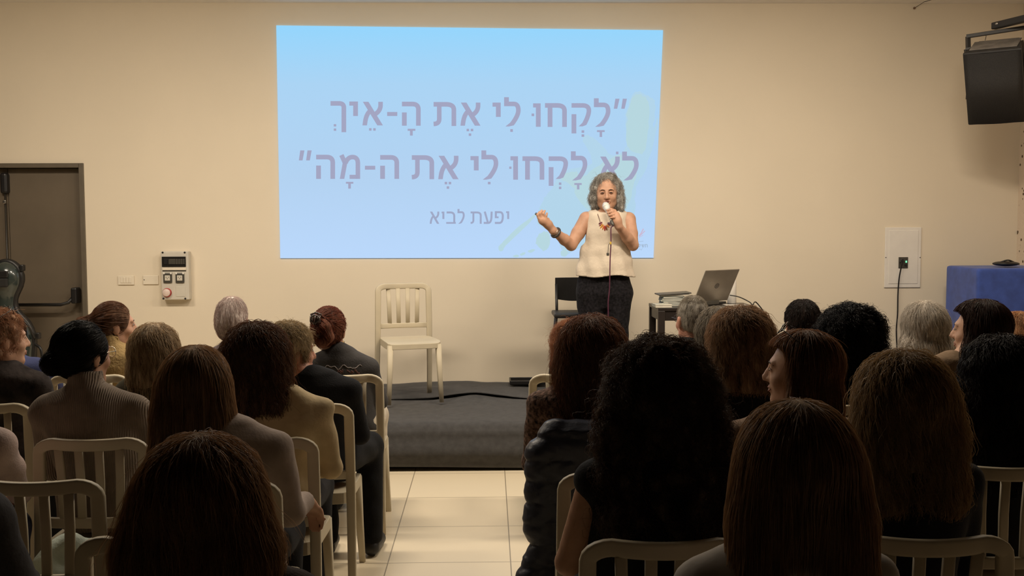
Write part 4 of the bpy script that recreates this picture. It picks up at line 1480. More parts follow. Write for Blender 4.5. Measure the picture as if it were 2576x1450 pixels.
class Seat:
    pass
def person(key, chair, hx, hy, label, hair=None, skin=SKIN, shirt=None, sleeves='long', trousers=None, yaw=0.0, pitch=0.0, tilt=0.0, dyh=0.0, arms='lap',
           wide=1.0, group=None, fine=False, head_s=1.0, hairtop=.018, body_yaw=0.0, shoe=None, collar=0.0, folds=.004, origin=None, armpose=None, jaw=1.0, knit=False, sit=0.0, torso_dx=None, nose=1.0, shz=.925, elb=.035, kneey=.36, ahead=0.0, legdx=0.0):
    """a seated person: hx, hy = middle of the head and top of the hair in the photograph"""
    if chair is not None:
        org = CHAIRS[chair].location.copy()
    else:
        org = Vector(origin)
    org.y += ahead
    ht = PY(hx, hy, org.y - .02 + dyh)
    dx = ht.x - org.x
    zt = ht.z
    k = (zt - hairtop - .46) / (1.255 - .46)
    def Z(z):
        return .46 + (z - .46) * k
    tdx = dx * .75 if torso_dx is None else torso_dx
    Hc = np.array((dx, -.02 + dyh, zt - hairtop - .123 * head_s))
    Rh = Matrix.Rotation(yaw, 3, 'Z') @ Matrix.Rotation(pitch, 3, 'X') @ Matrix.Rotation(tilt, 3, 'Y')
    Rn = np.array(Rh)
    def T(p):
        return Hc + Rn @ np.array(p, float)
    S = Seat()
    S.T, S.Rh, S.Hc, S.k, S.s, S.org = T, Rh, Hc, k, head_s, org
    chest = (tdx * .8, -.035 + dyh * .35)
    nb = np.array((tdx, -.06 + dyh * .5, Z(1.0)))
    sh = [np.array((tdx * .9 + q * .155 * wide, chest[1] - .005, Z(shz))) for q in (-1, 1)]
    if armpose:
        el, wr, tp = armpose
        el = [np.array(e, float) for e in el]
        wr = [np.array(e, float) for e in wr]
        tp = [np.array(e, float) for e in tp]
    else:
        el = [np.array((tdx * .6 + q * (.155 * wide + elb), .03, Z(.69))) for q in (-1, 1)]
        wr = [np.array((q * .10, .25, Z(.645))) for q in (-1, 1)]
        tp = [np.array((q * .0 + .02, .36, Z(.63))) for q in (-1, 1)]
    hip = [np.array((q * .09, -.01, .552)) for q in (-1, 1)]
    kn = [np.array((q * .115 + legdx, kneey, .535)) for q in (-1, 1)]
    an = [np.array((q * .11 + legdx * 1.2, kneey - (.07 if kneey > .33 else .02), .10)) for q in (-1, 1)]
    res = .0085 if fine else .012
    zs = [Z(z) for z in (.475, .55, .68, .80, .90, .965, 1.01)]
    cx = [0, 0, tdx * .3, tdx * .6, tdx * .85, tdx * .95, tdx]
    cy = [-.02, -.02, -.025, -.035 + dyh * .2, -.04 + dyh * .35, -.045 + dyh * .45, -.05 + dyh * .5]
    ta = np.array([.165, .17, .145, .152, .155, .125, .06]) * wide
    tb = np.array([.105, .115, .10, .108, .103, .085, .055]) * (wide * .5 + .5)
    lo = (min(-.36, dx - .16) - .05 * wide, -.30, 0.0)
    hi = (max(.36, dx + .16) + .05 * wide, .72, zt + .04)
    f = Field(lo, hi, res)
    tubez(f, zs, cx, cy, ta * .94, tb * .94, .02)
    f.cone(nb - np.array((0, 0, .03)), T((0, -.022, -.05)), .058, .052, .03)
    for i in (0, 1):
        f.cone(nb - np.array((0, .0, .03)), sh[i], .044, .044, .03)
        f.chain([sh[i], el[i], wr[i]], [.045, .037, .025], .012)
        hand_prims(f, wr[i], tp[i], (0, 0, 1), -1 if i == 0 else 1, .45, .96)
        f.cone(hip[i], kn[i], .082, .056, .03)
        f.cone(kn[i], an[i], .054, .038, .02)
        f.cone(an[i], an[i] + np.array((0, .13, -.065)), .036, .026, .02)
    head_prims(f, T, Rh, head_s, jaw, nose, fine)
    S.bodyfield = f
    body = field_obj(f, 'person', skin)
    body.location = org
    body.rotation_euler = (0, 0, body_yaw)
    tag(body, label, 'person', group)
    S.body = body
    # clothes
    if shirt is not None:
        g = Field((lo[0] - .04, -.33, .44), (hi[0] + .04, .5, zt), .0105)
        t_ = .012
        zb = list(zs)
        tubez(g, zb, cx, cy, ta + t_, tb + t_, .02)
        for i in (0, 1):
            g.cone(nb - np.array((0, 0, .012)), sh[i], .048 + t_ * .8, .044 + t_, .05)
            if sleeves == 'long':
                g.chain([sh[i], el[i], wr[i] + (el[i] - wr[i]) * .06], [.044 + t_, .037 + t_, .030 + t_ * .6], .018)
            elif sleeves == 'short':
                g.cone(sh[i], sh[i] + (el[i] - sh[i]) * .72, .053 + t_, .052 + t_, .014)
        if sleeves == 'none':
            for i in (0, 1):
                o_ = (sh[i] - nb)
                o_ = o_ / np.linalg.norm(o_)
        if collar:
            g.cone(nb + np.array((0, 0, -.02)), nb + np.array((0, .004, collar)), .070, .066, .015)
            g.ell(nb + np.array((0, .02, collar + .035)), (.058, .062, .035), .004, cut=True)
        ph = sum(map(ord, key)) % 7
        if folds:
            g.displace(lambda x, y, z: np.sin(x * 31 + z * 22 + ph + 2 * np.sin(z * 13 + y * 9)) * np.sin(z * 17 - x * 9 + ph) , folds)
        S.shirtfield = g
        S.shirt = field_obj(g, 'shirt', shirt, body)
    tm = trousers or M_TROU
    g = Field((-.24 + min(0, legdx * 1.3), -.22, .06), (.24 + max(0, legdx * 1.3), .55, .66), .013)
    g.ell((0, -.02, .555), (.168 * wide, .125, .085), .02)

    for i in (0, 1):
        g.cone(hip[i], kn[i], .094, .070, .02)
        g.cone(kn[i], an[i] + np.array((0, 0, .0)), .070, .056, .02)
    g.displace(lambda x, y, z: np.sin(z * 40 + y * 30) * np.sin(x * 33), .003)
    field_obj(g, 'trousers', tm, body)
    for i in (0, 1):
        a = an[i]
        g = Field((a[0] - .08, a[1] - .1, .0), (a[0] + .08, a[1] + .25, .14), .009)
        g.cone((a[0], a[1] - .02, .045), (a[0] * 1.08, a[1] + .16, .034), .042, .036, .012)
        g.plane_cut((0, 0, .004), (0, 0, -1))
        field_obj(g, 'shoe', shoe or M_SHOE, body)
    # hair
    if hair:
        make_hair(S, key, **hair)
    return S

def make_hair(S, key, style='long', m=None, w=.094, wb=.11, L=.25, back=.105, n=1500, curl=0.0, wave=.06, frizz=.004, width=.0019, face=True, part=None, top=1.0,
              wmid=None, spread=.15, length=.16, lump=0.0, lumps=26, nape=-.10, bare=None, seed=None, flip=0.0, fw=.064, fz=-.035):
    T, Rn, s = S.T, np.array(S.Rh), S.s
    Hc = S.Hc
    def P(x, y, z):
        return T((x * s, y * s, z * s))
    ext = max(w, wb) + .10
    f = Field((Hc[0] - ext, Hc[1] - .30, Hc[2] - max(L, .2) - .1), (Hc[0] + ext, Hc[1] + .20, Hc[2] + .24), .0085)
    target = None
    zmin = -9
    if style in ('long', 'bob'):
        f.ell(P(0, -.016, .030), (w * s, (back + .008) * s, .108 * top * s), .02, Rn)
        wm = wmid or (w + wb) / 2
        zmid = -.09
        bot = -L
        r0 = .052
        # curtain of hair falling behind, straight down in the room
        for q in (-1, 0, 1):
            a = P(q * (w - r0) * .95, -.035, .0)
            m_ = Hc + np.array((q * (wm - r0), min(a[1] - Hc[1], -.045) - (0 if q else .012), zmid))
            e_ = Hc + np.array((q * (wb - r0 * .85), -.085 - (0 if q else .012), bot + .03))
            f.cone(a, m_, r0, r0, .05)
            f.cone(m_, e_, r0, r0 * .85, .05)
        if wb > .13:
            for q in (-.5, .5):
                f.cone(P(q * w, -.04, -.02), Hc + np.array((q * wb, -.09, bot + .03)), r0, r0 * .85, .05)
        if face:
            f.ell(P(0, .112, fz), (fw * s, .095 * s, .115 * s), .02, Rn, cut=True)
    elif style == 'short':
        f.ell(P(0, -.016, .028), (w * s, (back) * s, .106 * top * s), .02, Rn)
        f.ell(P(0, -.045, -.02), (w * .9 * s, (back - .028) * s, .085 * s), .03, Rn)
        f.plane_cut(P(0, -.03, nape), Rn @ np.array((0, .35, -1.0)))
        f.ell(P(0, .115, -.03), (.078 * s, .095 * s, .108 * s), .02, Rn, cut=True)
        for q in (-1, 1):
            f.ell(P(q * .088, -.0, -.03), (.022 * s, .034 * s, .045 * s), .015, Rn, cut=True)
    elif style in ('bun', 'ponytail', 'clip'):
        f.ell(P(0, -.016, .028), (w * s, back * s, .104 * top * s), .02, Rn)
        f.ell(P(0, -.048, -.018), (w * .82 * s, .058 * s, .062 * s), .03, Rn)
        f.ell(P(0, .115, -.035), (.074 * s, .095 * s, .112 * s), .02, Rn, cut=True)
        for q in (-1, 1):
            f.ell(P(q * .09, .0, -.03), (.02 * s, .032 * s, .04 * s), .015, Rn, cut=True)
        if style == 'bun':
            target = P(-.035, -.118, -.022)
            f.ell(target, (.042 * s, .036 * s, .040 * s), .02, Rn)
        elif style == 'ponytail':
            target = P(-.005, -.125, .035)
            f.ell(P(-.005, -.118, .035), (.026 * s, .03 * s, .026 * s), .015, Rn)
            f.chain([P(-.005, -.125, .035), P(-.03, -.165, .02), P(-.045, -.165, -.05), P(-.05, -.14, -.12)], [.024, .032, .03, .016], .02)
        else:
            target = P(-.028, -.10, .06)
            f.chain([P(-.03, -.10, .075), P(.012, -.125, .035), P(.030, -.125, -.020), P(.0, -.125, -.050), P(-.035, -.125, -.030), P(-.040, -.128, .010), P(-.015, -.135, .020)], [.026, .03, .03, .028, .028, .026, .022], .008)
            f.ell(P(-.005, -.10, -.01), (.05 * s, .034 * s, .065 * s), .015, Rn)
    if lump:
        rg = np.random.default_rng(sum(map(ord, key)) * 7 if seed is None else seed)
        v, q = f.mesh()
        sel = v[rg.integers(0, len(v), lumps)]
        for c in sel:
            if c[1] > Hc[1] + .05:
                continue
            r = lump * rg.uniform(.7, 1.4)
            f.ell(c, (r, r, r * 1.2), r * .6)
        if face:
            f.ell(P(0, .112, -.035), (.064 * s, .09 * s, .115 * s), .02, Rn, cut=True)
    if flip:
        for q in (-1, 1):
            f.cone(Hc + np.array((q * (wb - .03), -.07, -L + .06)), Hc + np.array((q * (wb + flip), -.05, -L + .02)), .035, .012, .03)
    if bare is not None:
        f.rbox(P(0, bare + .12, -.115), (.5, .24, .41), .05, .02, Rn, cut=True)
    kw = dict(n=int(n * 1.15), length=length, width=width * .95, curl=curl, wave=wave, frizz=frizz, spread=spread, target=target, seed=sum(map(ord, key)), seg=(18 if wave < .06 else 12) if curl else 9)
    if part is not None:
        # parting: strands fall away to both sides
        kw['spread'] = spread
    if bare is not None:
        kw['avoid'] = lambda v_: (lambda l: (l[:, 1] > bare - .012) & (l[:, 2] < .088))((v_ - Hc) @ Rn)
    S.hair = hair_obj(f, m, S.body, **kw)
    return S

M_TROU = clothm('dark_trousers', (.015, .015, .018))
M_SHOE = mat('black_shoes', (.012, .011, .011), .5)
M_BLACK = clothm('black_knit', (.010, .010, .012), .2, 160)
M_METAL = mat('gold_metal', (.75, .5, .2), .3, metal=1.0)
M_GLASS_FR = mat('dark_spectacle_frame', (.015, .012, .01), .3)
M_GLASS_ME = mat('thin_metal_frame', (.6, .55, .45), .3, metal=1.0)
def add_glasses(S, m=None, up=0.0, fwd=0.0, tiltx=0.0, name='eyeglasses'):
    """spectacles on the nose, or pushed up on the hair"""
    mb = MB()
    s = S.s
    Rt = Matrix.Rotation(tiltx, 3, 'X')
    def p(x, y, z):
        q = Rt @ Vector((x, y, z))
        return Vector(S.T((q.x * s, (q.y + fwd) * s, (q.z + up) * s)))
    for q in (-1, 1):
        ring = [p(q * .034 + .025 * math.cos(a), .108 - .004 * abs(math.cos(a)), .004 + .020 * math.sin(a)) for a in np.linspace(0, 2 * math.pi, 20, endpoint=False)]
        mb.tube(ring, .0016, 6, closed=True)
        mb.tube([p(q * .058, .104, .010), p(q * .080, .085, .012), p(q * .086, .0, .010), p(q * .085, -.02, -.005)], .0016, 6)
    mb.tube([p(-.010, .109, .008), p(0, .112, .012), p(.010, .109, .008)], .0016, 6)
    fr_ = mb.build(name, m or M_GLASS_FR, S.body)
    lens = MB()
    for q in (-1, 1):
        lens.add([p(q * .034 + .024 * math.cos(a), .106, .004 + .019 * math.sin(a)) for a in np.linspace(0, 2 * math.pi, 16, endpoint=False)], [tuple(range(16))])
    lens.build('lenses', M_LENS, fr_)
    return fr_
M_LENS = mat('clear_lens', (.9, .9, .9), .25, spec=.2)
M_LENS.node_tree.nodes['Principled BSDF'].inputs['Alpha'].default_value = .06
def add_hoops(S, r=.014, sides=(-1, 1), m=None, z=-.055):
    for q in sides:
        c = np.array((q * .081, -.014, z))
        ring = [Vector(S.T((c + np.array((0, r * math.cos(a), r * math.sin(a) - r))) * S.s)) for a in np.linspace(0, 2 * math.pi, 18, endpoint=False)]
        MB().tube(ring, .0022, 6, closed=True).build('hoop_earring', m or M_METAL, S.body)

M_BROW = mat('brow_hair', (.04, .022, .014), .7)
M_LIPS = mat('soft_lips', (.34, .12, .09), .45)
M_EYEW = mat('eye_surface', (.55, .48, .42), .2)
def add_face(S):
    """brows, eyes and lips laid on the face"""
    f, R, s = S.bodyfield, np.array(S.Rh), S.s
    def on(x, z, out=.0006):
        ys = np.linspace(.15, .04, 70)
        P_ = np.array([S.T((x * s, y * s, z * s)) for y in ys])
        i = int(np.argmax(f.sample(P_) < .0))
        return Vector(P_[i] + R @ np.array((0, out, 0)))
    for q in (-1, 1):
        MB().tube([on(q * x, z) for x, z in ((.014, .023), (.026, .028), (.040, .026), (.050, .018))], [.0016, .0024, .0022, .001], 6).build('eyebrow', M_BROW, S.body)
        e = MB().sphere(Vector(S.T((q * .031 * s, .083 * s, .003 * s))), (.012, .010, .0085), Matrix(R.tolist()), 12, 8).build('eye', M_EYEW, S.body)
        MB().sphere(Vector(S.T((q * .031 * s, .0925 * s, .002 * s))), (.005, .003, .005), Matrix(R.tolist()), 10, 6).build('iris', M_BROW, e)
        MB().tube([on(q * x, z) for x, z in ((.017, .003), (.026, .009), (.036, .009), (.046, .003))], [.001, .0018, .0018, .001], 6).build('eyelid', M_BROW, e)
    lp = MB()
    lp.tube([on(x, z) for x, z in ((-.022, -.066), (-.011, -.060), (0, -.062), (.011, -.060), (.022, -.066))], [.0014, .003, .0032, .003, .0014], 6)
    lp.tube([on(x, z) for x, z in ((-.021, -.067), (-.010, -.073), (0, -.0745), (.010, -.073), (.021, -.067))], [.0014, .0034, .004, .0034, .0014], 6)
    lp.build('lips', M_LIPS, S.body)
H_BROWN = hairm('brown_hair', (.085, .042, .020))
H_DBROWN = hairm('dark_brown_hair', (.040, .021, .012))
H_BLACK = hairm('black_hair', (.012, .010, .009))
H_GREYB = hairm('grey_blond_hair', (.24, .18, .11))
H_GREY = hairm('grey_hair', (.26, .24, .21))
H_WHITE = hairm('white_hair', (.80, .62, .56), .2)
H_WBLOND = hairm('white_blond_hair', (.62, .55, .46), .2)
H_BLOND = hairm('blond_hair', (.36, .22, .09))
H_GING = hairm('ginger_hair', (.21, .115, .058))
H_AUB = hairm('auburn_hair', (.11, .038, .018))
H_LBROWN = hairm('light_brown_hair', (.17, .11, .06))
H_SALT = hairm('salt_and_pepper_hair', (.12, .105, .085))
rib = dict(bumptype='X', bscale=42)

S = person('P0', 'A0', 14, 786, 'person in a blue top with a phone, half hidden by ginger curls', dict(style='short', m=H_DBROWN), shirt=clothm('blue_knit', (.05, .06, .14)), pitch=-.5, dyh=.10,
           sleeves='short', armpose=(((-.26, .12, .72), (.18, .16, .70)), ((-.1, .36, .78), (.16, .36, .84)), ((0, .42, .80), (.14, .44, .86))))
PHONE_S = S
P2 = person('P2', 'A1', 288, 756, 'person with brown ponytail and gold hoop in tan knit top looking right', dict(style='ponytail', m=H_BROWN, n=2200, length=.14, width=.0016, frizz=.001), shirt=clothm('tan_knit', (.42, .29, .13), .5, 70, **{}), yaw=-1.05, pitch=.02, fine=True, collar=.05, nose=.9)
add_hoops(P2, .010, (1,))
P5 = person('P5', 'A3', 581, 746, 'person with white hair and pinkish scalp in a lilac collared shirt', dict(style='short', m=H_WHITE, n=2600, length=.07, width=.0014, frizz=.003, nape=-.085, w=.081), skin=SKIN_R, shirt=clothm('lilac_shirt', (.30, .24, .25)), fine=True, collar=.045, yaw=.1, tilt=.06, hairtop=.012, elb=.005)
P8 = person('P8', 'A4', 828, 768, 'person with auburn updo held by a claw clip, hoops and charcoal printed T-shirt', dict(style='clip', m=H_AUB, n=2400, length=.12, width=.0016, frizz=.002, w=.092), shirt=clothm('charcoal_tee', (.055, .052, .052), .2, 120), sleeves='long', fine=True, yaw=-.12, wide=1.0, torso_dx=-.04, shz=.895, trousers=clothm('cream_trousers', (.55, .48, .38)))
add_hoops(P8, .014)
# claw clip and the printed mark on the T-shirt
mb = MB()
for k in range(5):
    x_ = -.062 + .013 * k
    mb.tube([Vector(P8.T((x_, -.108, .098))), Vector(P8.T((x_ - .002, -.140, .092))), Vector(P8.T((x_, -.150, .066))), Vector(P8.T((x_ + .003, -.138, .048)))], .0034, 6)
mb.tube([Vector(P8.T((-.036 + .022 * math.cos(a), -.150, .078 + .020 * math.sin(a)))) for a in np.linspace(0, 6.283, 16, endpoint=False)], .0045, 6, closed=True)
mb.tube([Vector(P8.T((-.066, -.128, .100))), Vector(P8.T((-.036, -.134, .112))), Vector(P8.T((-.006, -.128, .100)))], .005, 6)
mb.build('claw_clip', mat('smoky_clip', (.10, .08, .075), .15, coat=.5), P8.body)
def on_back(S, px, py, off=.0015):
    """point on the back of a garment under a pixel"""
    d = ray(px, py)
    lo_y, hi_y = S.org.y - .4, S.org.y + .3
    ts = np.linspace(lo_y, hi_y, 500) / d.y
    P_ = np.array([np.array((0, 0, CAM_H)) + np.array(d) * t for t in ts]) - np.array(S.org)
    dd = S.shirtfield.sample(P_)
    i = int(np.argmax(dd < off))
    return Vector(P_[max(i, 0)])
pr_ = MB()
rg = np.random.default_rng(8)
zig = [(x, 930 - 9 * abs(math.sin((x - 775) * .085)) - 3 * math.sin(x * .3)) for x in range(778, 912, 4)]
pr_.tube([on_back(P8, *p) for p in zig], .0022, 5)
m_pr = mat('pale_print_ink', (.30, .26, .25), .8)
sp = pr_.build('shirt_print', m_pr, P8.body)
pr_ = MB()
for k in range(34):
    x, y = rg.uniform(782, 905), rg.uniform(933, 944)
    pr_.tube([on_back(P8, x, y), on_back(P8, x + rg.uniform(-3, 5), y - rg.uniform(2, 7)), on_back(P8, x + rg.uniform(3, 8), y + 1)], .0018, 4)
for k in range(16):
    x, y = rg.uniform(800, 925), rg.uniform(960, 1060)
    pr_.tube([on_back(P8, x, y), on_back(P8, x + rg.uniform(-5, 5), y - rg.uniform(8, 22))], .0020, 4)
pr_.build('print_lettering', mat('rust_print_ink', (.20, .085, .07), .8), sp)

P1 = person('P1', 'B0', 4, 779, 'person with short ginger curls and patterned dark blouse in profile at the left edge', dict(style='short', m=H_GING, n=2400, length=.07, width=.0017, curl=.006, wave=.035, frizz=.008, w=.096, lump=.014, lumps=40), skin=SKIN_P, shirt=clothm('dark_patterned_blouse', (.035, .028, .026), .5, 30, var=.5), yaw=-.85, fine=True, wide=1.1, jaw=1.08)
add_glasses(P1, M_GLASS_FR, up=.085, fwd=-.06, tiltx=.5, name='pushed_up_glasses')
P4 = person('P4', 'B1', 393, 812, 'person with long wavy grey-blond hair and glasses beside the ribbed grey knitwear', dict(style='long', m=H_GREYB, w=.098, wb=.118, L=.31, n=2600, curl=.005, wave=.10, frizz=.004, length=.22, width=.0018), shirt=clothm('olive_dark_top', (.06, .05, .03)), yaw=-.45)
add_glasses(P4)
P7 = person('P7', 'B2', 732, 810, 'bearded person with tousled grey-blond hair in a black sweater on the aisle', dict(style='short', m=hairm('ash_blond_hair', (.40, .31, .18)), n=2600, length=.09, width=.0018, curl=.006, wave=.05, frizz=.010, w=.10, top=1.08, nape=-.13), skin=SKIN_R, shirt=M_BLACK, yaw=-.95, fine=True, wide=1.05, torso_dx=.02, legdx=.10, kneey=.40,
            trousers=clothm('black_trousers', (.008, .008, .009)))
bf = Field(P7.Hc - .2, P7.Hc + .2, .008)
for a, b, r1, r2 in (((0, .06, -.10), (0, .085, -.15), .035, .022), ((-.05, .02, -.08), (0, .07, -.12), .02, .03), ((.05, .02, -.08), (0, .07, -.12), .02, .03)):
    bf.cone(P7.T(a), P7.T(b), r1, r2, .02)
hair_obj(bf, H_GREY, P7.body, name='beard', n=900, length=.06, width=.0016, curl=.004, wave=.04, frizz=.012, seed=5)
P3 = person('P3', 'C0', 208, 804, 'person with black hair in a low bun and thin glasses in ribbed grey knitwear', dict(style='bun', m=H_BLACK, n=2600, length=.14, width=.0016, frizz=.003, w=.098, back=.105), shirt=clothm('grey_ribbed_knit', (.24, .19, .15), .55, **rib), yaw=-.50, fine=True, collar=.06, wide=1.12)
add_glasses(P3, M_GLASS_ME)
P6 = person('P6', 'C1', 645, 806, 'person with voluminous dark brown hair in a cream jacket by the aisle', dict(style='long', m=hairm('warm_brown_hair', (.075, .040, .020)), w=.118, wb=.135, L=.20, back=.12, n=3400, curl=.006, wave=.07, frizz=.008, length=.18, width=.0018, top=1.1), shirt=clothm('cream_jacket', (.52, .41, .25), .15, 60), wide=1.10, torso_dx=.03, hairtop=.03, folds=.009)
P9 = person('P9', 'D1', 492, 864, 'person with long straight light brown hair and a pale lavender long-sleeved top', dict(style='long', m=H_LBROWN, w=.104, wb=.145, wmid=.118, L=.34, back=.115, n=4000, frizz=.003, length=.28, width=.0015, spread=.06), shirt=clothm('lavender_grey_top', (.36, .29, .25), .1, 90), wide=1.1, torso_dx=-.0, hairtop=.02,
            armpose=(((-.27, .03, .70), (.205, .0, .70)), ((-.10, .25, .66), (.235, .12, .705)), ((0, .35, .64), (.262, .20, .63))))
P10 = person('P10', 'F0', 508, 1087, 'nearest person at lower left, dark silhouette of thick brown hair over the shoulders', dict(style='long', m=hairm('umber_hair', (.15, .095, .05)), w=.115, wb=.165, wmid=.150, L=.40, back=.12, n=5200, curl=.003, wave=.09, frizz=.008, length=.26, width=.0013, spread=.10, top=1.02), shirt=clothm('brown_top', (.05, .035, .025)), wide=1.05)
P12 = person('P12', 'D9', -240, 866, 'person with a pale pink sleeve and rounded elbow cut off by the left edge', dict(style='long', m=H_DBROWN, L=.2), skin=SKIN_P, shirt=clothm('pale_pink_top', (.52, .40, .36)), sleeves='long', trousers=clothm('navy_jeans', (.03, .035, .07)), torso_dx=.10,
             armpose=(((-.2, .03, .70), (.235, .06, .82)), ((-.10, .25, .66), (.20, .22, .68)), ((0, .35, .64), (.12, .30, .66))), ahead=.05, kneey=.31)
P11 = person('P11', None, -235, 955, 'person in a dark grey jacket cut off by the lower left edge', dict(style='short', m=H_DBROWN), shirt=clothm('dark_grey_jacket', (.055, .052, .055), .3, 40), origin=CHAIRS['E9'].location, wide=1.15, folds=.008, elb=.03, kneey=.30, ahead=.05)

R1 = person('R1', 'RA0', 1440, 806, 'person with frizzy reddish brown curls mostly hidden behind long wavy brown hair', dict(style='long', m=hairm('reddish_curls', (.16, .075, .03)), w=.105, wb=.10, L=.16, n=2600, curl=.010, wave=.04, frizz=.010, width=.0019, length=.12, lump=.018), shirt=M_BLACK, wide=.8, torso_dx=.12, elb=.01, ahead=.05)
R2 = person('R2', 'RC0', 1488, 786, 'person with long wavy brown hair and mottled brown knit sweater', dict(style='long', m=hairm('chestnut_hair', (.095, .050, .028)), w=.118, wb=.145, wmid=.14, L=.33, back=.12, n=3600, curl=.008, wave=.13, frizz=.006, length=.24, width=.0018), shirt=clothm('mottled_knit', (.14, .085, .065), .8, 45, var=.6, vscale=70), wide=1.02, hairtop=.025, torso_dx=-.03)
R5 = person('R5', 'RA1', 1741, 745, 'person with cropped grey hair, glasses and bare neck before the table', dict(style='short', m=H_SALT, n=2600, length=.022, width=.0011, frizz=.002, nape=-.035, w=.080, back=.101), skin=SKIN_R, shirt=clothm('dark_teal_shirt', (.03, .035, .035)), fine=True, yaw=.25, hairtop=.01)
add_glasses(R5)
RB = person('RB', 'RB0', 1806, 770, 'person with swept-back grey streaked hair behind the blond-streaked waves', dict(style='long', m=H_SALT, w=.098, wb=.10, L=.17, n=2200, curl=.004, wave=.09, length=.18, frizz=.004), shirt=M_BLACK, yaw=.2)
R4 = person('R4', 'RC1', 1864, 769, 'person with blond-streaked wavy bob and black top in front of the table', dict(style='bob', m=hairm('streaked_hair', (.18, .12, .07), .6), w=.118, wb=.115, wmid=.13, L=.185, back=.12, n=3400, curl=.007, wave=.08, frizz=.008, length=.16, width=.0018, flip=.03, top=1.06), shirt=M_BLACK, collar=.05, yaw=-.1, hairtop=.025, wide=1.05)
R6 = person('R6', 'RA2', 2018, 752, 'person with short black hair and a bare neck beside the hanging wall cord', dict(style='short', m=hairm('near_black_hair', (.022, .013, .010)), n=2400, length=.06, width=.0016, frizz=.004, nape=-.06, w=.090), skin=SKIN_R, shirt=M_BLACK, fine=True, hairtop=.015)
R10 = person('R10', 'RB1', 2138, 768, 'person with glossy black ringlets in front of the hanging wall cord', dict(style='long', m=H_BLACK, w=.128, wb=.155, wmid=.155, L=.26, back=.13, n=3200, curl=.014, wave=.045, frizz=.012, width=.0026, length=.16, lump=.015, lumps=70, top=1.06), shirt=M_BLACK, hairtop=.03, yaw=.2, ahead=.06, elb=.0)
R11 = person('R11', 'RC2', 2012, 827, 'person in profile with glasses pushed up on shoulder-length brown hair and tan jacket', dict(style='long', m=hairm('copper_brown_hair', (.115, .065, .033)), w=.108, wb=.112, wmid=.118, L=.21, back=.122, n=3200, frizz=.004, length=.2, width=.0016, spread=.08, flip=.02, fw=.088, fz=-.05, bare=.022), skin=SKIN_P, shirt=clothm('tan_jacket', (.20, .13, .085), .15, 60), fine=True, yaw=1.12, wide=1.15, collar=.03, jaw=1.06, kneey=.30, ahead=.05)
add_glasses(R11, M_GLASS_FR, up=.078, fwd=-.03, tiltx=.6, name='pushed_up_glasses')
R12 = person('R12', 'RA3', 2325, 756, 'person with a white-blond wavy bob and grey-green collared shirt below the wall panel', dict(style='bob', m=H_WBLOND, w=.112, wb=.125, wmid=.128, L=.145, back=.118, n=3000, curl=.004, wave=.09, frizz=.004, length=.15, width=.0017, top=1.08, flip=.012, spread=.1), skin=SKIN_P, shirt=clothm('grey_green_shirt', (.22, .22, .17)), collar=.05, hairtop=.025, elb=.01)
R13 = person('R13', 'RB2', 2462, 753, 'person with a smooth dark brown bob before the blue covered cabinet', dict(style='bob', m=hairm('smooth_brown_hair', (.045, .020, .012)), w=.104, wb=.088, wmid=.11, L=.13, back=.122, n=3000, frizz=.002, length=.16, width=.0016, spread=.06, top=1.05, fw=.08, bare=.03), skin=SKIN_P, shirt=clothm('tan_corduroy', (.21, .14, .085), .2, 80), fine=True, yaw=.85, hairtop=.02, wide=1.08, torso_dx=-.05, elb=.01)
R14 = person('R14', 'RA4', 2562, 781, 'person with light ginger-blond hair cut off by the right edge', dict(style='short', m=hairm('ginger_blond_hair', (.42, .22, .08)), n=2000, length=.08, width=.0018, frizz=.006, w=.10), skin=SKIN_R, shirt=M_BLACK, yaw=-.3, elb=.01)
R15 = person('R15', 'RD1', 2520, 833, 'person with long black wavy hair and black clothes at the right edge', dict(style='long', m=hairm('black_wavy_hair', (.020, .014, .012)), w=.122, wb=.17, wmid=.155, L=.36, back=.12, n=3600, curl=.009, wave=.09, frizz=.006, width=.002, length=.22, lump=.014, lumps=50), shirt=M_BLACK, hairtop=.03, wide=1.1, ahead=.06)
R3 = person('R3', 'RE0', 1662, 841, 'person with a huge mass of dark curls in a black sleeveless top in the foreground', dict(style='long', m=hairm('dark_curls', (.055, .034, .020)), w=.130, wb=.165, wmid=.168, L=.36, back=.13, n=6500, curl=.011, wave=.038, frizz=.010, width=.0016, length=.15, lump=.016, lumps=140, top=1.12), shirt=M_BLACK, sleeves='none', hairtop=.045, wide=1.12, kneey=.30, ahead=.07,
            armpose=(((-.225, .0, .71), (.235, .03, .71)), ((-.12, .25, .66), (.12, .25, .66)), ((0, .35, .64), (.02, .35, .64))))
R7 = person('R7', 'RE1', 2272, 871, 'person with thick shoulder-length blond hair and navy-black top in the foreground', dict(style='long', m=hairm('golden_blond_hair', (.32, .225, .115)), w=.122, wb=.140, wmid=.146, L=.27, back=.128, n=5200, curl=.006, wave=.10, frizz=.005, length=.22, width=.0016, top=1.12, flip=.03), shirt=clothm('navy_black_top', (.012, .012, .018)), hairtop=.04, wide=1.1, kneey=.30, ahead=.07, legdx=.22)
R9 = person('R9', 'RF0', 2002, 1002, 'nearest person on the right with long straight centre-parted brown hair and a white collar', dict(style='long', m=hairm('centre_parted_hair', (.19, .125, .068)), w=.112, wb=.168, wmid=.128, L=.46, back=.12, n=5600, frizz=.002, length=.32, width=.0013, spread=.05, top=1.04), shirt=clothm('white_collar_top', (.42, .38, .34), .05, 60), hairtop=.02, wide=1.05, collar=.02)

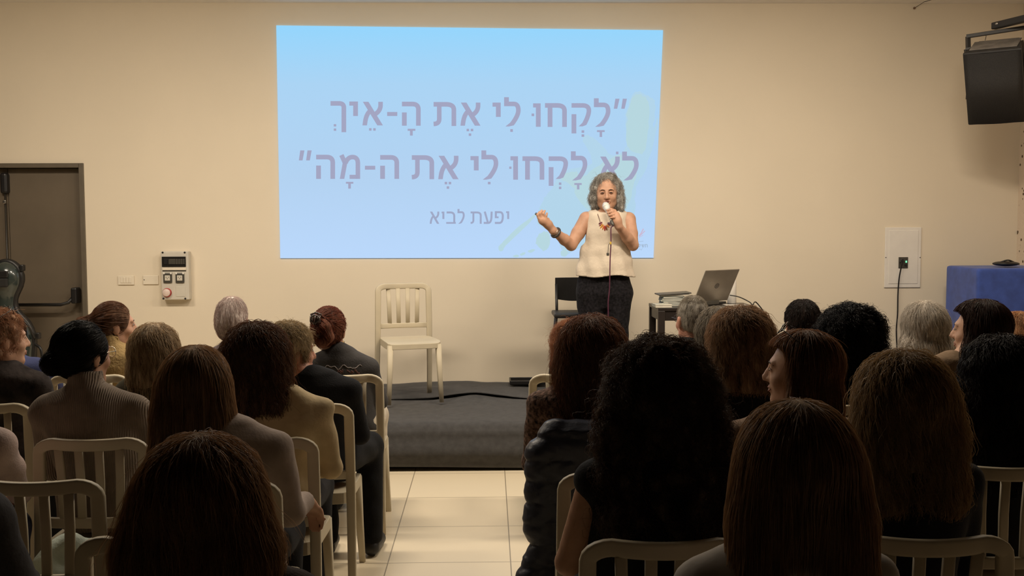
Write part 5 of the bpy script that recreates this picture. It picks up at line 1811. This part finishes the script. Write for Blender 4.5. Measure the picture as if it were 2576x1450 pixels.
for s_ in (P2, P1, P7, P3, R11, R13, P5, R5, P8):
    add_face(s_)
for s_ in (P2, P1, P7, P3, R11, R13, P5, R5, P8, PHONE_S, P4, P6, P9, P10, P11, P12, R1, R2, RB, R4, R6, R10, R12, R14, R15, R3, R7, R9):
    s_.bodyfield = s_.shirtfield = None        # no longer needed
# ================================================================== the speaking woman on the stage
VY = 7.66
vo = PY(1522, 980, VY)
vorg = Vector((vo.x, VY, STAGE_Z + .012))
def V(px, py, dy=0.0):
    p = PY(px, py, VY + dy) - vorg
    return np.array((p.x, p.y, p.z))
headc = V(1526, 484, -.02)
VR = Matrix.Rotation(math.pi - .10, 3, 'Z') @ Matrix.Rotation(-.10, 3, 'X') @ Matrix.Rotation(.03, 3, 'Y')
VRn = np.array(VR)
HS = 1.02
def VT(p):
    return headc + VRn @ np.array(p, float)
f = Field((-.56, -.42, -.004), (.33, .26, 1.72), .0045)
nb = V(1527, 532, .03)
shl, shr = V(1475, 551, .02), V(1581, 552, .02)
ell_, elr = V(1437, 617, -.06), V(1592, 617, -.08)
wrl, wrr = V(1391, 580, -.20), V(1556, 569, -.235)
hipz, kneez = V(1520, 740)[2], .47
pel = V(1520, 715, 0)
tubez(f, [pel[2] - .05, V(0, 690)[2], V(0, 650)[2], V(0, 610)[2], V(0, 575)[2], V(0, 548)[2], V(0, 536)[2]],
      [pel[0], pel[0], V(1521, 650)[0], V(1523, 610)[0], V(1525, 575)[0], V(1527, 548)[0], nb[0]], [0, 0, .0, -.005, 0, .015, .03],
      [.175, .175, .15, .145, .145, .13, .07], [.12, .12, .11, .115, .115, .085, .06], .02)
f.cone(nb - np.array((0, 0, .03)), VT((0, -.022, -.06)), .058, .053, .03)
for sh_, e_, w_ in ((shl, ell_, wrl), (shr, elr, wrr)):
    f.cone(nb - np.array((0, 0, .035)), sh_, .045, .050, .03)
    m_ = sh_ * .45 + e_ * .55
    f.chain([sh_, m_, e_], [.053, .050, .041], .012)
    fm = e_ * .62 + w_ * .38
    f.chain([e_, fm, w_], [.040, .040, .026], .015)
for q in (-1, 1):
    hp = np.array((pel[0] + q * .09, 0, hipz))
    kn_ = np.array((pel[0] + q * .085, -.02, kneez))
    an_ = np.array((pel[0] + q * .075, .01, .075))
    f.chain([hp, kn_, an_], [.10, .062, .040], .02)
    f.cone(an_, an_ + np.array((q * .02, -.13, -.045)), .036, .026, .02)
head_prims(f, VT, VR, HS, 1.06, 1.0, True)
# open mouth
f.ell(VT(np.array((0, .100, -.067)) * HS), (.015, .012, .006), .004, VRn, cut=True)
# raised open hand (image left): palm up, fingers curling upwards
def finger(pts, r):
    f.chain([V(*p) for p in pts], r, .003)
palm = V(1366, 556, -.24)
f.chain([wrl, V(1380, 567, -.215), palm], [.026, .028, .031], .02)
f.cone(V(1379, 562, -.225), V(1362, 552, -.25), .024, .024, .02)
finger([(1366, 560, -.25), (1355, 549, -.262), (1352, 541, -.268), (1357, 534, -.262)], [.014, .0105, .0098, .0085])
finger([(1369, 557, -.245), (1361, 546, -.262), (1359, 537, -.268), (1363, 530, -.258)], [.014, .0108, .010, .0085])
finger([(1372, 556, -.24), (1368, 546, -.255), (1367, 538, -.262), (1370, 531, -.252)], [.014, .0105, .0098, .0085])
finger([(1375, 558, -.235), (1374, 549, -.246), (1374, 543, -.25), (1376, 537, -.244)], [.013, .0095, .009, .008])
finger([(1378, 566, -.21), (1380, 557, -.218), (1379, 551, -.228)], [.016, .012, .010])
# hand closed round the microphone (image right)
mic_a, mic_b = V(1524, 517, -.175), V(1538, 556, -.245)
ma = (mic_b - mic_a) / np.linalg.norm(mic_b - mic_a)
f.chain([wrr, V(1553, 556, -.24), V(1549, 546, -.235)], [.026, .029, .029], .02)
f.cone(V(1553, 560, -.238), V(1550, 540, -.232), .024, .021, .02)
for k, (bx, by, mx_, my_, tx_, ty_, r) in enumerate(((1547, 531, 1537, 527, 1527, 530, .0098), (1549, 536, 1540, 533, 1529, 536, .0102), (1550, 542, 1543, 540, 1532, 542, .0100), (1550, 549, 1545, 547, 1536, 548, .0090))):
    t = .36 + .13 * k
    dpt = mic_a + ma * np.linalg.norm(mic_b - mic_a) * t
    yb = dpt[1]
    f.chain([V(bx, by, -.225), V(mx_, my_, yb - .038), V(tx_, ty_, yb - .026)], [.0125, r, r * .82], .004)
f.chain([V(1551, 552, -.22), V(1543, 543, -.195), V(1534, 538, -.19)], [.0145, .0115, .0095], .006)
BODYF = f
vb = field_obj(f, 'person', SKIN)
vb.location = vorg
tag(vb, 'woman standing on the stage in a sleeveless cream top, speaking into a white microphone', 'person')
# blouse
m_lin = clothm('cream_linen', (.66, .57, .46), .25, 60, var=.04)
g = Field((-.33, -.24, V(0, 706)[2]), (.33, .26, V(0, 515)[2]), .0065)
zz = [V(0, y)[2] for y in (704, 680, 650, 615, 580, 556, 540, 530)]
tubez(g, zz, [V(x, 600)[0] for x in (1521, 1521, 1522, 1523, 1524, 1525, 1526, 1527)], [.0, 0, 0, -.005, -.002, .01, .02, .028],
      [.222, .208, .190, .172, .158, .150, .140, .098], [.17, .165, .15, .142, .138, .112, .092, .076], .015)
for sh_ in (shl, shr):
    g.cone(nb - np.array((0, 0, .03)), sh_ * .62 + nb * .38 + np.array((0, 0, -.004)), .050, .052, .025)
g.ell(nb + np.array((0, -.03, .016)), (.082, .095, .036), .006, cut=True)
for sh_, q in ((shl, -1), (shr, 1)):
    g.ell(sh_ + np.array((q * .045, 0, -.075)), (.055, .12, .13), .006, cut=True)
hz = zz[0]
g.displace(lambda x, y, z: np.clip((.42 - (z - hz)) * 2.4, 0.1, 1) * np.sin(np.arctan2(y, x - pel[0]) * 9 + z * 6) * .8 + .5 * np.sin(z * 42 + x * 23) * np.sin(x * 30 - z * 11), .008)
s_, x_, y_, z_ = g.block(g.lo, g.lo + g.n * g.res)
g.d = np.maximum(g.d, (hz + .014 + .008 * np.sin(x_ * 20) - .05 * np.abs(x_ - pel[0]) + y_ * 0) - z_).astype(np.float32)
BLOUSEF = g
field_obj(g, 'blouse', m_lin, vb)
# trousers
g = Field((-.3, -.2, .03), (.3, .2, hipz + .17), .008)
m_tr = clothm('black_patterned_trousers', (.010, .009, .011), .4, 60, var=.5, vscale=60)
tubez(g, [hipz - .10, hipz, V(0, 712)[2], V(0, 694)[2]], [pel[0]] * 4, [0.0] * 4, [.17, .195, .195, .180], [.10, .135, .13, .12], .04)
for q in (-1, 1):
    g.chain([np.array((pel[0] + q * .095, 0, hipz)), np.array((pel[0] + q * .09, -.02, kneez)), np.array((pel[0] + q * .08, .01, .06))], [.112, .082, .068], .04)
g.displace(lambda x, y, z: np.sin(z * 30 + x * 14) * np.sin(x * 25 + y * 30), .003)
field_obj(g, 'trousers', m_tr, vb)
g = Field((-.25, -.25, -.003), (.25, .12, .12), .006)
for q in (-1, 1):
    a = np.array((pel[0] + q * .075, .01, .045))
    g.cone(a, a + np.array((q * .02, -.15, -.012)), .042, .034, .012)
g.plane_cut((0, 0, .003), (0, 0, -1))
field_obj(g, 'shoes', M_SHOE, vb)
# hair: loose grey curls to the shoulders
VS = Seat()
VS.T, VS.Rh, VS.Hc, VS.s, VS.body = VT, VR, headc, HS, vb
m_sil = hairm('silver_curls', (.60, .53, .46), .5)
f = Field(headc - np.array((.2, .2, .26)), headc + np.array((.2, .2, .2)), .006)
f.ell(VT((0, -.026, .030)), (.084, .098, .099), .02, VRn)
for q in (-1, 1):
    f.cone(VT((q * .076, -.02, .03)), VT((q * .084, -.02, -.055)), .034, .032, .03)
    f.cone(VT((q * .084, -.02, -.055)), VT((q * (.086 if q > 0 else .092), -.005, -.100)), .032, .018 if q > 0 else .030, .03)
f.cone(VT((0, -.07, 0)), VT((0, -.075, -.11)), .07, .05, .04)
f.ell(VT((.0, .125, -.03)), (.076, .105, .125), .012, VRn, cut=True)
f.ell(VT((.0, .095, .05)), (.062, .07, .052), .012, VRn, cut=True)
rg = np.random.default_rng(3)
v, q = f.mesh()
for c in v[rg.integers(0, len(v), 110)]:
    loc = VRn.T @ (c - headc)
    if abs(loc[0]) < .076 and loc[1] > .02 and loc[2] < .10:
        continue
    r = rg.uniform(.008, .014)
    f.ell(c, (r, r, r * 1.5), .008)
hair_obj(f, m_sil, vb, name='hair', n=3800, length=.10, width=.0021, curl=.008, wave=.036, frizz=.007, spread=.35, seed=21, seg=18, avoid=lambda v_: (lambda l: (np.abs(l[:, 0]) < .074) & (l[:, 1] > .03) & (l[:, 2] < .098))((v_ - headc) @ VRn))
# face details
def surf(x, z, y0=.118):
    """point on the face at x, z of the head frame"""
    ys = np.linspace(y0, .05, 60)
    P_ = np.array([VT(np.array((x, y, z)) * HS) for y in ys])
    d = BODYF.sample(P_)
    i = np.argmax(d < .0004)
    return Vector(P_[i])
m_brow = mat('eyebrow_brown', (.05, .025, .015), .7)
m_lash = mat('lash_black', (.012, .008, .007), .5)
m_eyed = mat('eye_dark', (.035, .018, .014), .2)
m_lip = mat('lip_red', (.30, .06, .05), .4)
for q in (-1, 1):
    MB().tube([surf(q * x, z) + Vector(VRn @ np.array((0, .001, 0))) for x, z in ((.014, .021), (.026, .026), (.040, .024), (.050, .016))], [.0022, .0028, .0024, .001], 6).build('eyebrow', m_brow, vb)
    e = MB().tube([surf(q * x, z) + Vector(VRn @ np.array((0, .0012, 0))) for x, z in ((.016, .002), (.024, .0055), (.034, .0065), (.045, .001))], [.0010, .0018, .0020, .0012], 6).build('upper_lashes', m_lash, vb)
    MB().tube([surf(q * x, z) + Vector(VRn @ np.array((0, .0008, 0))) for x, z in ((.019, -.001), (.027, .0015), (.034, .0015), (.042, -.002))], [.0006, .0022, .0022, .0006], 6).build('eye', m_eyed, vb)
    MB().tube([surf(q * x, z) for x, z in ((.018, -.006), (.031, -.010), (.044, -.005))], [.0008, .0012, .0008], 6).build('lower_lashes', m_brow, vb)
MB().tube([surf(x, z) for x, z in ((-.024, -.065), (-.013, -.057), (-.004, -.0555), (0, -.057), (.004, -.0555), (.013, -.057), (.024, -.065))], [.0015, .003, .0034, .003, .0034, .003, .0015], 8).build('upper_lip', m_lip, vb)
MB().tube([surf(x, z) for x, z in ((-.023, -.066), (-.012, -.077), (0, -.080), (.012, -.077), (.023, -.066))], [.0015, .0034, .004, .0034, .0015], 8).build('lower_lip', m_lip, vb)
MB().sphere(Vector(VT(np.array((0, .088, -.067)) * HS)), (.016, .010, .007), VR).build('mouth_opening', mat('mouth_dark', (.05, .01, .01), .5), vb)
# earrings, necklace, bracelet
for q in (-1, 1):
    er = MB()
    er.sphere(Vector(VT((q * .088, -.005, -.060))), (.010, .006, .010), VR, 12, 8)
    er.sphere(Vector(VT((q * .089, -.003, -.084))), (.012, .007, .013), VR, 12, 8)
    er.build('earring', mat('pearly_grey', (.35, .33, .36), .25, metal=.5), vb)
m_cordb = mat('brown_cord', (.10, .035, .025), .7)
def front(px, py, off=.004, skin=True):
    """point on the front of the blouse under a pixel"""
    d = ray(px, py)
    for t in np.linspace(VY - .35, VY + .05, 160):
        p = Vector((0, 0, CAM_H)) + d * (t / d.y)
        if BLOUSEF.sample(np.array([p - vorg]))[0] < .0 or (skin and BODYF.sample(np.array([p - vorg]))[0] < 0):
            return p - vorg - Vector((0, off, 0))
    return p - vorg
ncl = MB()
ncl.tube(bez(*[front(p[0], p[1], .007) for p in ((1501, 529), (1504, 541), (1508, 553), (1510, 560))]), .0022, 6)
ncl.tube(bez(*[front(*p, .004, False) for p in ((1546, 541), (1541, 550), (1535, 558), (1532, 562))]), .0022, 6)
nk = ncl.build('necklace_cord', m_cordb, vb)
beads = ((1510.5, 561, -1.15, 'plum'), (1511, 565, -.9, 'rose'), (1513, 569, -.55, 'amber'), (1517, 572, -.25, 'orange'), (1521, 574, .0, 'red'), (1525, 573, .18, 'brick'), (1529, 569, .7, 'orange'), (1532, 565, 1.0, 'plum'), (1532.5, 562, 1.2, 'slate'))
cols = dict(plum=(.18, .05, .07), rose=(.42, .16, .16), amber=(.72, .36, .05), orange=(.72, .25, .06), red=(.45, .04, .03), brick=(.30, .07, .03), slate=(.12, .10, .16))
for px, py, an_, cn in beads:
    c = front(px, py, .008, False)
    dd = Vector((math.sin(an_), 0, -math.cos(an_)))
    L_ = .034 if abs(an_) < .6 else .026
    MB().tube([c - dd * L_ * .5, c - dd * L_ * .25, c + dd * L_ * .3, c + dd * L_ * .6], [.003, .0055, .0055, .002], 8).build('bead', mat('bead_' + cn, cols[cn], .35), nk)
bd = (wrl - ell_) / np.linalg.norm(wrl - ell_)
Rb = Vector((0, 0, 1)).rotation_difference(Vector(bd)).to_matrix()
for d_, r_, t_, m_, nm in ((.035, .0335, .011, mat('dark_beads', (.05, .038, .03), .4, var=.5, vscale=140), 'beaded_bracelet'), (.012, .0305, .0022, m_steel, 'silver_bangle')):
    c = Vector(wrl - bd * d_)
    MB().tube([c + Rb @ Vector((r_ * math.cos(a), r_ * math.sin(a), 0)) for a in np.linspace(0, 6.2832, 24, endpoint=False)], t_, 8, closed=True).build(nm, m_, vb)

# microphone with its hanging purple cord
mo = Vector(mic_a) + vorg
axis = Vector(ma)
Rm = Vector((0, 0, 1)).rotation_difference(axis).to_matrix()
Lm = float(np.linalg.norm(mic_b - mic_a))
mic = MB().lathe([(.010, .045), (.0165, .05), (.0145, .07), (.0125, Lm * .55), (.0105, Lm)], (0, 0, 0), Rm, 20).build('microphone', m_wht)
mic.location = mo
tag(mic, 'white handheld microphone with a thin dark cord held at the speaking woman\'s mouth', 'microphone')
MB().lathe([(.006, -.026), (.017, -.020), (.0245, -.006), (.0265, .008), (.0265, .016), (.0225, .034), (.017, .05)], (0, 0, 0), Rm, 24).build('grille_head', mat('pale_mesh', (.74, .72, .70), .35, metal=.3, bump=.4, bscale=400), mic)
MB().tube([Rm @ Vector((.0266 * math.cos(a), .0266 * math.sin(a), .012)) for a in np.linspace(0, 6.2832, 24, endpoint=False)], .003, 6, closed=True).build('grille_ring', m_wht, mic)
MB().lathe([(.0115, Lm), (.0125, Lm + .01), (.011, Lm + .035), (.006, Lm + .045)], (0, 0, 0), Rm, 16).build('connector', m_dgrey, mic)
mb_ = Vector(mic_b + ma * .045)
hang = [mb_] + [Vector(V(x, y, dy)) for x, y, dy in ((1537, 575, -.27), (1537, 610, -.275), (1535, 650, -.275), (1534, 695, -.275), (1533, 730, -.26), (1530, 760, -.25), (1530, 800, -.24), (1528, 880, -.25))] + [Vector(V(1520, 985, -.28))]
hang[-1].z = .012
hang += [Vector((hang[-1].x - .10, hang[-1].y + .02, .012)), Vector((hang[-1].x - .25, hang[-1].y + .15, .014))]
MB().tube([p + vorg - mo for p in bez(*hang)], .0042, 8).build('cord', mat('plum_cord', (.10, .025, .055), .5), mic)
# little tag dangling from the cord
c0, c1 = Vector(V(1536, 612, -.28)), Vector(V(1529, 640, -.285))
tg = MB().tube([p + vorg - mo for p in bez(c0, Vector(V(1531, 616, -.285)), Vector(V(1530, 628, -.285)), c1)], .002, 6).build('cord_tag', m_dgrey, mic)
MB().box(c1 + vorg - mo, (.018, .018, .022), .004).build('tag_block', m_dgrey, tg)
MB().box(c0 + vorg - mo, (.012, .012, .02), .003).build('tag_tie', mat('yellow_tie', (.6, .4, .05), .6), tg)
# remote in the raised hand
cl = Vector(V(1350, 539, -.272)) + vorg
rm = MB().sweep([Vector(V(1347, 537, -.268)), Vector(V(1354, 543, -.262)), Vector(V(1361, 548, -.256))], .016, .010, (0, 0, 1), 12, 4.0)
rem = rm.build('slide_remote', m_blk)
rem.location = vorg
tag(rem, 'small black slide remote in the speaking woman\'s raised hand', 'remote control')

# ================================================================== phone, jacket and cloth
ph = tag(empty('mobile_phone', PY(108, 935, CHAIRS['A0'].location.y + .44)), 'dark mobile phone held up by the person in blue at the left edge', 'phone')
Rp = Matrix.Rotation(-.75, 3, 'Y') @ Matrix.Rotation(.9, 3, 'X')
MB().box((0, 0, 0), (.15, .075, .008), .003, Rp).build('phone_case', m_blk, ph)
MB().box(Rp @ Vector((0, 0, .0045)), (.14, .068, .001), 0, Rp).build('screen', glow('phone_screen', (.55, .40, .30)), ph)

# navy puffer jacket over the chair in front of the curls
jc = CHAIRS['RC0'].location
jac = empty('puffer_jacket', (jc.x, jc.y - .014, 0))
tag(jac, 'navy blue quilted puffer jacket draped over a chair back beside the aisle', 'jacket')
m_puf = clothm('navy_puffer', (.028, .033, .055), .15, 60)
MATS['navy_puffer'].node_tree.nodes['Principled BSDF'].inputs['Roughness'].default_value = .42
MATS['navy_puffer'].node_tree.nodes['Principled BSDF'].inputs['Specular IOR Level'].default_value = .5
g = Field((-.38, -.46, .12), (.30, -.06, .98), .0075)
tubez(g, [.18, .36, .45, .60, .78, .86, .90, .925], [-.03, -.02, -.01, 0, 0, 0, 0, 0], [-.315, -.31, -.30, -.295, -.292, -.285, -.275, -.262], [.25, .235, .215, .215, .210, .20, .18, .13], [.055, .055, .048, .055, .055, .055, .050, .03], .02, False, 2.6)
g.chain([(-.150, -.27, .895), (-.195, -.285, .80), (-.205, -.295, .55), (-.19, -.30, .46), (-.23, -.31, .36), (-.27, -.315, .2)], [.032, .052, .050, .034, .046, .05], .03)
g.chain([(.150, -.27, .895), (.195, -.285, .80), (.205, -.295, .55), (.19, -.30, .46)], [.032, .052, .050, .034], .03)
g.displace(lambda x, y, z: 1 - 1.7 * np.abs(np.sin((z + .12 * x * x + .02 * np.sin(x * 9)) * 3.14159 / .078)) ** .45, .0055)
g.displace(lambda x, y, z: np.sin(x * 95 + 3 * np.sin(z * 60)) * np.cos(z * 80.5), .0016)
field_obj(g, 'quilted_shell', m_puf, jac)
# pale green cloth hanging in the empty chair at lower left
ec = CHAIRS['D0'].location
g = Field((-.22, -.16, .44), (.22, .3, .66), .010)
g.rbox((.05, .06, .485), (.24, .24, .06), .025, 0)
g.chain([(-.06, -.02, .52), (.0, .04, .56), (.08, .10, .53), (.14, .14, .50)], [.04, .05, .045, .035], .03)
g.displace(lambda x, y, z: np.sin(x * 50 + z * 30) * np.sin(y * 40 - z * 25), .006)
g.plane_cut((0, 0, .454), (0, 0, -1))
bn = field_obj(g, 'folded_cloth', clothm('pale_green_cloth', (.55, .62, .55), .2, 90))
bn.location = ec
tag(bn, 'pale green folded cloth lying on the seat of the empty chair at the left edge', 'cloth')
